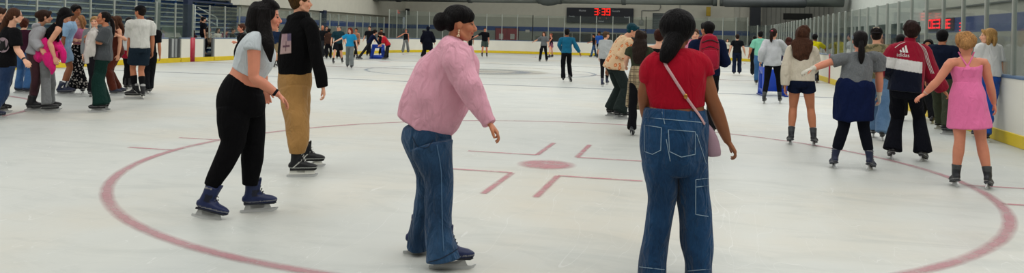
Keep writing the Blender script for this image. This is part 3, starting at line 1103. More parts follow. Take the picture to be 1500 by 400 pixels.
            if 'front' in c:
                bm = bmesh.new()
                tube(bm, [HP(s * .070, 0, .060), HP(s * .088, 0, .085), HP(s * .070, 0, .120)], [(.045 * kh, .008 * kh)] * 3, HR, n=12, sub=2)
                obj('cap_panel', bm, fabric(c['front'], fold=.1), _sub(cm, rt))
    info = dict(root=rt, k=k, kh=kh, head=head, HF=HF2, HR=HR, HU=HU, neck=neck, pel=pel, A=A, legs=legs, F=F, R=R, v=v, r=r, U=U, ring=ring, Z0=Z0, front=frontT, HP=HP, base=base, Ls=Ls, Rs=Rs)
    if extra and 'after' in extra: extra['after'](info)
    return info

def kk(k):
    return max(.85, min(1.08, k))

def W_px(P):
    d = P - CAM
    Z = d.dot(FW)
    a = d.dot(RT) / Z * F_PX
    b = -d.z / Z * F_PX
    c, s = math.cos(ROLL), math.sin(ROLL)
    return 750 + a * c - b * s, CY + a * s + b * c

def fabric_vc():
    if 'fabvc' in _mc: return _mc['fabvc']
    m = fabric('#808080', fold=.5, sheen=.1, weave=401)
    m = m.copy(); m.name = 'fabric_printed'
    t = m.node_tree
    b = next(n for n in t.nodes if n.type == 'BSDF_PRINCIPLED')
    at = t.nodes.new('ShaderNodeAttribute'); at.attribute_name = 'Col'
    t.links.new(at.outputs['Color'], b.inputs['Base Color'])
    _mc['fabvc'] = m
    return m

def seg_loft(bm, rows, n=24, sub=3, cap=.15, Z=None, sq=1.0):
    """silhouette rings: (xl, yl, xr, yr, half depth m, depth offset m) read as places on the figure at distance Z"""
    P_, R_, L_ = [], [], []
    for xl, yl, xr, yr, hd, dz in rows:
        a, b = unp(xl, yl, Z + dz), unp(xr, yr, Z + dz)
        P_.append((a + b) / 2); R_.append(((b - a).length / 2, hd)); L_.append((b - a).normalized())
    tube(bm, P_, R_, L_, n=n, sub=sub, cap=cap, sq=sq)

# ------------------------------------------------------------------ the rink
XL, XR, YN, YF, RC = -19.65, 6.25, -9.45, 51.5, 8.53
BH = 1.03

def strip(name, pts, w, mat, z=.004, closed=False, parent=None, soft=.35):
    """paint line under the ice with soft edges"""
    bm = bmesh.new()
    lay = bm.verts.layers.float_color.new('Col')
    P = [V(p) for p in pts]
    n = len(P)
    rows = []
    for i in range(n):
        if closed:
            t = P[(i + 1) % n] - P[i - 1]
        else:
            t = P[min(i + 1, n - 1)] - P[max(i - 1, 0)]
        t.normalize()
        s = V((-t.y, t.x, 0))
        row = []
        for o, a in ((-.5 - soft, 0), (-.5 + soft * .4, 1), (.5 - soft * .4, 1), (.5 + soft, 0)):
            v = bm.verts.new((P[i].x + s.x * w * o, P[i].y + s.y * w * o, z))
            v[lay] = (a, a, a, 1)
            row.append(v)
        rows.append(row)
    m = n if closed else n - 1
    for i in range(m):
        a, b = rows[i], rows[(i + 1) % n]
        for j in range(3):
            bm.faces.new((a[j], a[j + 1], b[j + 1], b[j]))
    return obj(name, bm, mat, parent)

def disc(name, c, r, mat, z=.004, parent=None, soft=.06, n=48):
    bm = bmesh.new()
    lay = bm.verts.layers.float_color.new('Col')
    ce = bm.verts.new((c[0], c[1], z)); ce[lay] = (1, 1, 1, 1)
    r0, r1 = [], []
    for i in range(n):
        a = 2 * PI * i / n
        v = bm.verts.new((c[0] + (r - soft) * math.cos(a), c[1] + (r - soft) * math.sin(a), z)); v[lay] = (1, 1, 1, 1); r0.append(v)
        v = bm.verts.new((c[0] + (r + soft) * math.cos(a), c[1] + (r + soft) * math.sin(a), z)); v[lay] = (0, 0, 0, 1); r1.append(v)
    for i in range(n):
        j = (i + 1) % n
        bm.faces.new((ce, r0[i], r0[j]))
        bm.faces.new((r0[i], r1[i], r1[j], r0[j]))
    return obj(name, bm, mat, parent)

def arc(cx, cy, r, a0=0, a1=360, n=96):
    return [(cx + r * math.cos(math.radians(a0 + (a1 - a0) * i / n)), cy + r * math.sin(math.radians(a0 + (a1 - a0) * i / n)), 0) for i in range(n + (0 if a1 - a0 == 360 else 1))]

def build_ice():
    # concrete floor of the hall around, and the ice sheet on it
    bm = bmesh.new()
    box(bm, (-34, -16, -.12), (14, 60, -.04))
    g = obj('floor_concourse', bm, plain('concrete', '#6f7273', rough=.8, vary=.12))
    g['kind'] = 'structure'
    bm = bmesh.new()
    pts = []
    for cx, cy, a0 in ((XR - RC, YF - RC, 0), (XL + RC, YF - RC, 90), (XL + RC, YN - 2 + RC, 180), (XR + 1.5 - RC, YN - 4 + RC, 270)):
        for i in range(17):
            a = math.radians(a0 + 90 * i / 16)
            pts.append((cx + (RC + .05) * math.cos(a), cy + (RC + .05) * math.sin(a)))
    top = [bm.verts.new((x, y, 0)) for x, y in pts]
    bot = [bm.verts.new((x, y, -.04)) for x, y in pts]
    bm.faces.new(top); bm.faces.new(bot[::-1])
    for i in range(len(pts)):
        j = (i + 1) % len(pts)
        bm.faces.new((top[i], bot[i], bot[j], top[j]))
    ice = obj('floor', bm, ice_mat(), smooth=False)
    ice['kind'] = 'structure'
    red = paint_mat('red_paint', '#b97f88', .68, 2.2)
    red2 = paint_mat('red_dot_paint', '#bf7883', .66, 3.5)
    thin = paint_mat('thin_red_paint', '#bd8890', .70, 2.2)
    blue = paint_mat('blue_paint', '#6f7b8c', .72, 1.5)
    ctr = paint_mat('centre_paint', '#a57c85', .5, 1.5)
    for cx, cy in ((0, 0), (-13.41, 0), (0, 42), (-13.41, 42)):
        strip('face_off_circle', arc(cx, cy, 4.5), .07, red, closed=True, parent=ice, soft=.5)
        disc('face_off_dot', (cx, cy), .30, red2, parent=ice)
        for sx in (-1, 1):
            for sy in (-1, 1):
                strip('face_off_mark', [(cx + sx * .25, cy + sy * .66, 0), (cx + sx * .25, cy + sy * 1.83, 0)], .055, red2, parent=ice)
                strip('face_off_mark', [(cx + sx * .25, cy + sy * .66, 0), (cx + sx * 1.14, cy + sy * .66, 0)], .055, red2, z=.005, parent=ice)
                y = .52 if cy == 0 else .52
                strip('hash_mark', [(cx + sx * 4.48, cy + (.34 if sy > 0 else -.62), 0), (cx + sx * 5.1, cy + (.34 if sy > 0 else -.62), 0)], .055, red2, parent=ice)
    strip('blue_line', [(XL, 13.4, 0), (XR, 13.4, 0)], .13, paint_mat('dark_blue_paint', '#59677a', .8, 1.5), parent=ice, soft=.4)
    strip('blue_line', [(XL, 29.0, 0), (XR, 29.0, 0)], .20, blue, parent=ice, soft=.6)
    strip('centre_line', [(XL, 21.0, 0), (XR, 21.0, 0)], .22, ctr, parent=ice, soft=.6)
    strip('centre_circle', arc(-6.7, 21, 4.5), .10, paint_mat('pale_blue_paint', '#7f93a8', .55, 2.0), closed=True, parent=ice, soft=.6)
    # worn arena emblem at centre ice
    disc('centre_emblem', (-6.7, 21), 2.6, paint_mat('emblem_tan', '#a79c7f', .30, 1.1), parent=ice, soft=.2)
    strip('centre_emblem_ring', arc(-6.7, 21, 1.7), .5, paint_mat('emblem_blue', '#6d86a6', .38, 1.3), z=.006, closed=True, parent=ice)
    strip('goal_line', [(XL, 48.2, 0), (XR, 48.2, 0)], .06, red, parent=ice)
    for x in (-6.7 - 6.7, 0):
        for y in (14.9, 27.2):
            disc('neutral_dot', (x, y), .30, red2, parent=ice)
    return ice

def outline(seg):
    """polyline of the boards with outward normals"""
    return seg

def boards():
    white = plain('board_white', '#e6e4d9', rough=.35, vary=.03, vscale=1.2, spec=.4)
    yellow = plain('kick_yellow', '#dcc11e', rough=.4, vary=.06, vscale=2)
    cap = plain('cap_blue', '#5b7391', rough=.4)
    grey = plain('post_grey', '#aeb3ad', rough=.35, metal=.5, vary=.04)
    rub = plain('rubber_black', '#26282a', rough=.7)
    glass = glass_mat()
    def wall(name, pts, nrm, closed_ends=True):
        """pts on the inner face, nrm pointing away from the ice"""
        def ribbon(nm, prof, mat, parent=None):
            bm = bmesh.new()
            rows = []
            for p, n in zip(pts, nrm):
                rows.append([bm.verts.new((p[0] + n[0] * o, p[1] + n[1] * o, z)) for o, z in prof])
            m = len(prof)
            for a, b in zip(rows, rows[1:]):
                for j in range(m):
                    bm.faces.new((a[j], a[(j + 1) % m], b[(j + 1) % m], b[j]))
            bm.faces.new(rows[0]); bm.faces.new(rows[-1][::-1])
            return obj(nm, bm, mat, parent, smooth=False)
        w = ribbon(name, [(0, .0), (0, BH - .03), (.12, BH - .03), (.12, 0)], white)
        w['kind'] = 'structure'
        ribbon('kick_plate', [(-.012, .005), (-.012, .185), (.0, .195), (.02, .19), (.02, .005)], yellow, w)
        ribbon('cap_rail', [(-.01, BH - .03), (-.012, BH), (.0, BH + .015), (.13, BH + .015), (.135, BH - .03)], cap, w)
        return w
    def straight(p0, p1, step=1.2):
        n = max(1, round((V(p1) - V(p0)).length / step))
        return [V(p0).lerp(V(p1), i / n) for i in range(n + 1)]
    def glazing(w, ps, ns, h, h2=None, skip=()):
        """a post at every point and a pane between neighbours"""
        for i, (p, n) in enumerate(zip(ps, ns)):
            b = bmesh.new()
            hh = h[i] if isinstance(h, list) else h
            c = V((p[0] + n[0] * .06, p[1] + n[1] * .06, 0))
            t = V((-n[1], n[0], 0))
            nn = V((n[0], n[1], 0))
            M = Matrix((t, nn, UP)).transposed().to_4x4(); M.translation = c
            box(b, (-.028, -.03, BH + .01), (.028, .03, hh), .006, M)
            obj('glass_post', b, grey, w, smooth=False)
            if i and i not in skip:
                q, m = ps[i - 1], ns[i - 1]
                hh = min(hh, h[i - 1] if isinstance(h, list) else h)
                b = bmesh.new()
                a0 = V((q[0] + m[0] * .06, q[1] + m[1] * .06, 0)); a1 = c
                d = (a1 - a0).normalized(); s = V((-d.y, d.x, 0)) * .006
                a0 = a0 + d * .03; a1 = a1 - d * .03
                vs = []
                for z in (BH + .02, hh - .03):
                    vs.append([b.verts.new((x + UP * z)) for x in (a0 - s, a1 - s, a1 + s, a0 + s)])
                b.faces.new(vs[0]); b.faces.new(vs[1][::-1])
                for j in range(4):
                    b.faces.new((vs[0][j], vs[0][(j + 1) % 4], vs[1][(j + 1) % 4], vs[1][j]))
                obj('glass_pane', b, glass, w, smooth=False)
    # left side, with the two team gates cut out of it
    gates = [(19.25, 20.08), (21.60, 22.42)]
    ys = [-4, gates[0][0], gates[0][1], gates[1][0], gates[1][1], YF - RC]
    lw = None
    for i, (a, b) in enumerate(zip(ys, ys[1:])):
        if i in (1, 3):
            continue
        w = wall('wall_left', [(XL, a, 0), (XL, b, 0)], [(-1, 0)] * 2)
        if lw is None: lw = w
        if i == 4: lw2 = w
    glass_y = [11.5 + 1.175 * k for k in range(-6, 28)]
    glass_y = [y for y in glass_y if y < YF - RC + .2]
    nb = [(XL, y, 0) for y in glass_y]
    sk = [i for i, y in enumerate(glass_y) if 21.5 < y < 22.6]
    glazing(lw, nb, [(-1, 0)] * len(nb), 2.50, skip=sk)
    # centre line continues up the left boards
    b = bmesh.new(); box(b, (XL - .004, 20.68, .0), (XL + .018, 20.98, BH + .02))
    s = obj('trim_1', b, plain('line_red', '#b3263f', rough=.4)); s['kind'] = 'structure'
    b = bmesh.new(); box(b, (XR - .018, 20.85, .0), (XR + .004, 21.12, BH + .02))
    s = obj('trim_2', b, plain('line_red', '#b3263f', rough=.4)); s['kind'] = 'structure'
    # closed gate: grey slatted door with light metal edges
    g = root('rink_gate', (XL - .05, 19.66, 0), 'closed grey slatted gate in the white boards, left of the red stripe', 'gate')
    b = bmesh.new(); box(b, (XL - .09, 19.27, .20), (XL - .04, 20.06, BH - .02))
    obj('gate_panel', b, plain('gate_grey', '#6b6e70', rough=.5), g, smooth=False)
    for k in range(4):
        b = bmesh.new(); y = 19.30 + k * .20
        box(b, (XL - .04, y, .22), (XL - .015, y + .12, BH - .03), .006)
        obj('slat', b, plain('gate_slat', ['#3d4042', '#a8abab', '#8f9394', '#424547'][k], rough=.45), g, smooth=False)
    b = bmesh.new(); box(b, (XL - .06, 19.25, .0), (XL - .01, 20.08, .19)); obj('gate_sill', b, yellow, g, smooth=False)
    # open gate: posts and dark opening, yellow sill
    g = root('rink_gate', (XL - .05, 22.0, 0), 'open gate in the white boards beside the man in black', 'gate')
    b = bmesh.new(); box(b, (XL - .06, 21.60, .0), (XL - .01, 22.42, .19)); obj('gate_sill', b, yellow, g, smooth=False)
    for y in (21.60, 22.30):
        b = bmesh.new(); box(b, (XL - .10, y, .19), (XL - .005, y + .12, BH), .008)
        obj('gate_post', b, plain('gate_post', '#7d8081', rough=.4, metal=.3), g, smooth=False)
    b = bmesh.new(); box(b, (XL - .95, 21.62, .2), (XL - .88, 22.40, .8), .01)
    obj('gate_door', b, plain('gate_dark', '#2b2d2f', rough=.6), g, smooth=False)
    # corners and far end
    def arcpts(cx, cy, a0, a1, n):
        P, N = [], []
        for i in range(n + 1):
            a = math.radians(a0 + (a1 - a0) * i / n)
            P.append((cx + RC * math.cos(a), cy + RC * math.sin(a), 0)); N.append((math.cos(a), math.sin(a)))
        return P, N
    P, N = arcpts(XL + RC, YF - RC, 180, 90, 24)
    w = wall('wall_back_left', P, N)
    P, N = arcpts(XL + RC, YF - RC, 180, 90, 11)
    hs = []
    for p in P:
        px = W_px(V(p) + UP * 1.0)[0]
        hs.append(2.5 if px < 566 else 3.1)
    glazing(w, P, N, hs)
    xs = [XL + RC + 1.2 * i * 1.0 for i in range(0, 9)]
    w = wall('wall_back', [(XL + RC, YF, 0), (XR - RC, YF, 0)], [(0, 1)] * 2)
    n = 7
    P = [(XL + RC + (XR - RC - XL - RC) * i / n, YF, 0) for i in range(n + 1)]
    glazing(w, P, [(0, 1)] * (n + 1), 3.08)
    P, N = arcpts(XR - RC, YF - RC, 90, 0, 24)
    w = wall('wall_back_right', P, N)
    P, N = arcpts(XR - RC, YF - RC, 90, 0, 11)
    glazing(w, P, N, [3.08 if i < 8 else 2.5 for i in range(12)])
    # right side
    w = wall('wall_right', [(XR, -5.5, 0), (XR, YF - RC, 0)], [(1, 0)] * 2)
    ys = [4.42 + 1.173 * k for k in range(-8, 34)]
    ys = [y for y in ys if y < YF - RC + .3]
    glazing(w, [(XR, y, 0) for y in ys], [(1, 0)] * len(ys), 2.50)

def seven_seg(bm, ch, x, z, w, h, t, put):
    S = {'0': 'abcdef', '1': 'bc', '3': 'abcdg', '9': 'abcdfg', 'E': 'adefg', 'P': 'abefg', ':': ':', '-': 'g'}[ch]
    seg = {'a': (0, h - t, w, t), 'g': (0, h / 2 - t / 2, w, t), 'd': (0, 0, w, t), 'f': (0, h / 2, t, h / 2), 'e': (0, 0, t, h / 2), 'b': (w - t, h / 2, t, h / 2), 'c': (w - t, 0, t, h / 2)}
    if ch == ':':
        for zz in (h * .25, h * .65):
            put(bm, x, z + zz, t, t)
        return
    for s in S:
        a = seg[s]
        put(bm, x + a[0], z + a[1], a[2], a[3])

def text_mesh(s, size, ext=.004):
    cu = bpy.data.curves.new('t', 'FONT')
    cu.body = s; cu.size = size; cu.extrude = ext; cu.align_x = 'CENTER'; cu.align_y = 'CENTER'; cu.resolution_u = 3
    o = bpy.data.objects.new('t', cu); COL.objects.link(o)
    dg = bpy.context.evaluated_depsgraph_get()
    me = bpy.data.meshes.new_from_object(o.evaluated_get(dg), depsgraph=dg)
    bpy.data.objects.remove(o); bpy.data.curves.remove(cu)
    return me

def put_text(name, s, size, M, mat, parent=None, ext=.004):
    me = text_mesh(s, size, ext)
    me.transform(M)
    me.materials.clear()
    return obj(name, me, mat, parent, smooth=False)

def struct(name, lo, hi, mat, bev=0, kind='structure'):
    b = bmesh.new(); box(b, lo, hi, bev)
    o = obj(name, b, mat, smooth=False)
    o['kind'] = kind
    return o

def hall():
    low = plain('wall_low_grey', '#999b93', rough=.8, vary=.04)
    tan = plain('wall_tan', '#bab8aa', rough=.8, vary=.04)
    hi = plain('wall_upper_white', '#d6d4c6', rough=.8, vary=.03)
    navy = plain('wall_navy', '#26468a', rough=.6, vary=.08)
    # end wall
    Y = 57
    w = struct('wall_far', (-24, Y, 0), (6.6, Y + .3, 1.83), low)
    for nm, z0, z1, m in (('trim_3', 1.83, 2.2, navy), ('wall_far_middle', 2.2, 3.0, tan), ('wall_far_upper', 3.0, 8.2, hi)):
        struct(nm, (-24, Y, z0), (6.6, Y + .3, z1), m)
    dk = plain('wall_dark_grey', '#83857f', rough=.8, vary=.05)
    struct('wall_far_right', (6.6, Y, 0), (14, Y + .3, 8.2), plain('panel_grey', '#a2a299', rough=.7, vary=.04))
    for k in range(14):
        struct('trim_%d' % (20 + k), (6.9 + k * .36, Y - .03, 2.5), (6.96 + k * .36, Y, 6), dk)
    struct('trim_4', (5.6, Y - 1.2, 0), (6.4, Y - .4, 5.2), plain('column_dark', '#262b33', rough=.6))
    struct('trim_5', (8.2, Y - .06, 3.2), (10.4, Y - .01, 3.7), plain('opening_dark', '#2c2d2b', rough=.8))
    # left wall past the bleachers
    X = -24.2
    struct('wall_left_side', (X - .3, 31.6, 0), (X, Y + .3, 1.83), low)
    struct('trim_6', (X - .3, 31.6, 1.83), (X + .004, Y, 2.2), navy)
    struct('wall_left_middle', (X - .3, 31.6, 2.2), (X, Y, 2.85), tan)
    struct('wall_left_upper', (X - .3, 31.0, 2.85), (X + .25, Y, 8.2), hi)
    struct('trim_7', (X + .0, 41.2, 0), (X + .35, 41.6, 2.9), plain('column_navy', '#1d2a44', rough=.6))
    struct('wall_left_far', (-31.3, -14, 0), (-31, 38, 8.2), plain('wall_back_tan', '#8d8b80', rough=.8))
    struct('wall_left_return', (-31, 38, 0), (X - .3, 38.3, 8.2), tan)
    # right wall behind the glass
    X = 12
    struct('wall_right_side', (X, -14, 0), (X + .3, 60, 2.0), plain('wall_right_low', '#9a9a90', rough=.8, vary=.05))
    struct('trim_8', (X, -14, 2.0), (X + .3, 31.4, 2.62), plain('band_navy', '#2b4480', rough=.45, vary=.12, vscale=.8))
    struct('wall_right_upper', (X, -14, 2.62), (X + .3, 31.4, 8.2), plain('wall_right_upper', '#b5b4a8', rough=.8, vary=.04))
    struct('trim_9', (X - .1, -14, 3.0), (X, 31.4, 3.05), plain('conduit_grey', '#5a5b57', rough=.7))
    struct('wall_right_windows', (X, 31.4, 2.0), (X + .3, 60, 8.2), plain('wall_right_pale', '#ccd2ca', rough=.7, vary=.05))
    for k in range(7):
        y = 32.2 + k * 3.3
        o = struct('window_%d' % (k + 1), (X - .03, y, .9), (X, y + 2.4, 2.55), plain('window_dark', '#24403f', rough=.15, spec=.8))
    # near hall wall behind the camera, roof
    struct('wall_near', (-31, -15.3, 0), (12, -15, 8.2), plain('wall_near_tan', '#a9a79b', rough=.8))
    struct('ceiling', (-31.3, -15.3, 8.2), (14, 57.3, 8.4), plain('ceiling_grey', '#8c8e8a', rough=.9))
    # duct across the far end
    d = root('ventilation_duct', (-6, 50, 3.95), 'big round grey metal duct running across the far end of the hall', 'duct')
    gal = plain('duct_metal', '#7b817e', rough=.45, metal=.6, vary=.08, vscale=1.2)
    for x0, x1, nm in ((-26, -10.4, 'duct_run'), (-8.6, 2.6, 'duct_run'), (3.2, 11.5, 'duct_run')):
        b = bmesh.new()
        tube(b, [V((x0, 50, 4.5)), V(((x0 + x1) / 2, 50, 4.5)), V((x1, 50, 4.5))], [.55] * 3, V((0, 1, 0)), n=24, sub=1, cap=0)
        obj(nm, b, gal, d)
    for x in (-10.4, -8.9, 2.6, 3.1, -16, -22, -4, 7):
        b = bmesh.new()
        tube(b, [V((x, 50, 4.5)), V((x + .3, 50, 4.5))], [.60] * 2, V((0, 1, 0)), n=24, sub=1, cap=0)
        obj('collar', b, plain('duct_collar', '#565c5b', rough=.5, metal=.5), d)
    b = bmesh.new()
    tube(b, [V((-10.2, 50, 4.6)), V((-9.6, 49.8, 4.4)), V((-8.8, 50, 4.6))], [.66] * 3, V((0, 1, 0)), n=20, sub=3)
    obj('elbow', b, plain('duct_collar', '#565c5b', rough=.5, metal=.5), d)
    # second, darker duct on the right
    d = root('ventilation_duct', (8, 40, 3.4), 'dark fat duct hanging above the right hand corner glass', 'duct')
    b = bmesh.new()
    tube(b, [V((3.4, 47.5, 4.1)), V((6.5, 47.5, 4.1)), V((8.6, 47.5, 4.1))], [.34] * 3, V((0, 1, 0)), n=20, sub=2)
    obj('duct_run', b, plain('duct_dark', '#3d4243', rough=.5, metal=.3), d)
    scoreboard(Y)
    red_doors(Y)
    far_fittings(Y)
    bleachers()
    reflected_sign()

def scoreboard(Y):
    s = root('scoreboard', (-6.5, Y - .3, 2.63), 'black scoreboard on the far wall showing a red 3:39', 'scoreboard')
    b = bmesh.new(); box(b, (-9.3, Y - .28, 2.63), (-3.69, Y - .02, 3.9), .02)
    obj('case', b, plain('board_black', '#151a26', rough=.5, vary=.1), s, smooth=False)
    yy = Y - .29
    def put(bm, x, z, w, h): box(bm, (x, yy - .01, z), (x + w, yy, z + h))
    b = bmesh.new()
    x = -6.93
    for ch, w in (('3', .32), (':', .12), ('3', .32), ('9', .32)):
        seven_seg(b, ch, x, 3.30, w - (.0 if ch != ':' else .05), .56, .07, put)
        x += w + .085
    obj('digits', b, plain('led_red', '#ff2a1c', emit=1.3), s, smooth=False)
    white = plain('lettering_white', '#c9ccd0', rough=.6)
    Mx = Matrix.Rotation(PI / 2, 4, 'X')
    for t, x, z, sz in (('Home', -7.95, 3.66, .24), ('Guests', -5.12, 3.66, .24), ('Penalty', -8.85, 3.16, .17), ('Penalty', -4.2, 3.16, .17), ('Period', -6.35, 2.78, .17)):
        put_text('lettering', t, sz, Matrix.Translation((x, yy - .004, z)) @ Mx, white, s)
    b = bmesh.new()
    for x in (-6.5, -5.95): 
        for z in (2.98, ): box(b, (x, yy - .008, z), (x + .09, yy, z + .14))
    obj('dim_digits', b, plain('led_dim', '#7d2c3a', emit=.4), s, smooth=False)

def red_doors(Y):
    d = root('exit_doors', (-14.55, Y - .1, 0), 'pair of red doors with white notices in the far wall', 'door')
    b = bmesh.new(); box(b, (-15.6, Y - .06, 0), (-13.5, Y - .01, 2.06)); obj('door_frame', b, plain('frame_dark_red', '#5d1420', rough=.5), d, smooth=False)
    for x in (-15.52, -14.52):
        b = bmesh.new(); box(b, (x, Y - .11, .02), (x + .96, Y - .06, 1.99), .01)
        lf = obj('door_leaf', b, plain('door_red', '#94162a', rough=.5), d, smooth=False); _sub(lf, d)
        b = bmesh.new(); box(b, (x + .3, Y - .125, 1.1), (x + .68, Y - .11, 1.55))
        obj('notice', b, plain('paper', '#c9c4bd'), lf, smooth=False)
        b = bmesh.new(); box(b, (x + (.80 if x < -15 else .06), Y - .15, .95), (x + (.9 if x < -15 else .16), Y - .11, 1.02))
        obj('handle', b, plain('handle_steel', '#9a9a98', metal=.8, rough=.3), lf, smooth=False)

def far_fittings(Y):
    # row of dark glazed doors under a pale frame, centre right of the end wall
    g = root('glazed_entrance', (-7, Y - .1, 0), 'dark glazed entrance in the far wall under the scoreboard', 'entrance')
    b = bmesh.new(); box(b, (-10.7, Y - .06, 0), (-3.2, Y - .02, 1.75)); obj('glazing', b, plain('entrance_glass', '#3c3a36', rough=.2), g, smooth=False)
    for x in (-10.75, -9.2, -8.85, -7.2, -6.85, -5.1, -4.75, -3.2):
        b = bmesh.new(); box(b, (x, Y - .12, 0), (x + .10, Y - .04, 1.8)); obj('frame_post', b, plain('frame_pale', '#8d8c84', rough=.5), g, smooth=False)
    b = bmesh.new(); box(b, (-10.8, Y - .13, 1.72), (-3.1, Y - .04, 1.86)); obj('frame_head', b, plain('frame_pale', '#8d8c84', rough=.5), g, smooth=False)
    for x, z, w, h, c, nm, lb in ((-12.9, 1.72, .36, .22, '#d8d3cc', 'notice', 'small white notice right of the red doors, above the grey one'),
                                  (-12.0, 1.05, .5, .34, '#77776d', 'notice', 'small framed grey notice right of the red doors')):
        o = struct(nm, (x, Y - .03, z), (x + w, Y - .005, z + h), plain('notice' + c, c), kind='thing'); tag(o, lb, 'notice')
    # louvre, conduit, yellow box, pin board
    v = root('wall_louvre', (-1.3, Y - .1, 2.3), 'dark grey louvred vent high on the far wall', 'vent')
    b = bmesh.new(); box(b, (-2.1, Y - .08, 2.25), (-.5, Y - .02, 3.55)); obj('frame', b, plain('louvre_frame', '#4c5355', rough=.6), v, smooth=False)
    b = bmesh.new()
    for k in range(9): box(b, (-2.0, Y - .12, 2.32 + k * .135), (-.6, Y - .08, 2.38 + k * .135))
    obj('slats', b, plain('louvre_slat', '#6b7272', rough=.5), v, smooth=False)
    b = bmesh.new()
    tube(b, [V((-3.0, Y - .08, 2.85)), V((-3.0, Y - .08, 3.6)), V((-2.9, Y - .08, 3.75)), V((-1.6, Y - .08, 3.78)), V((-1.5, Y - .08, 4.3))], [.03] * 5, V((0, 1, 0)), n=8, sub=2)
    box(b, (-3.2, Y - .16, 2.55), (-2.85, Y - .03, 2.95), .02)
    tag(obj('conduit', b, plain('conduit', '#8f918c', rough=.5)), 'grey electrical box and bent conduit right of the scoreboard', 'conduit')
    b = bmesh.new(); box(b, (2.2, Y - 1, 3.35), (2.55, Y - .7, 4.1), .02)
    tag(obj('hanging_box', b, plain('heater_yellow', '#b89b2e')), 'small yellow box hanging from the duct at the far end', 'box')
    struct('trim_10', (.02, Y - .05, 3.0), (.2, Y, 8), plain('wall_pipe', '#b5b4a8'))
    struct('trim_11', (4.4, Y - .12, 3.0), (4.8, Y, 8), plain('wall_pilaster', '#c2c1b4'))
    o = struct('pin_board', (2.3, Y - .05, .9), (4.3, Y - .01, 1.75), plain('pin_board', '#8d8a7e'), kind='thing'); tag(o, 'wide tan pin board low on the far wall behind the glass', 'board')
    # white sign with blue letters, speaker with cable
    s = root('wall_sign', (-24.0, Y - .05, 1.3), 'white sign with blue letters NO on the far wall behind the corner glass', 'sign')
    b = bmesh.new(); box(b, (-24.9, Y - .06, .95), (-22.0, Y - .02, 1.85)) ; obj('sign_board', b, plain('sign_white', '#b9bdb9'), s, smooth=False)
    put_text('lettering', 'NO', .55, Matrix.Translation((-24.15 + .15, Y - .066, 1.55)) @ Matrix.Rotation(PI / 2, 4, 'X'), plain('sign_blue', '#21407c'), s)
    p = root('loudspeaker', (-23.5, Y - .6, 3.1), 'black loudspeaker hanging by a cable over the far left corner', 'loudspeaker')
    b = bmesh.new(); box(b, (-23.72, Y - .7, 3.02), (-23.4, Y - .4, 3.60), .03); obj('cabinet', b, plain('speaker_black', '#1e2021', rough=.6), p, smooth=False)
    b = bmesh.new(); tube(b, [V((-25.6, Y - .5, 4.6)), V((-25.6, Y - .5, 3.5)), V((-26.4, Y - .6, 3.15)), V((-27.6, Y - .6, 3.0))], [.02] * 4, V((0, 1, 0)), n=6, sub=3)
    bmesh.ops.translate(b, verts=b.verts, vec=(1.0, -.1, 0))
    obj('cable', b, plain('cable_black', '#1c1d1e'), p)

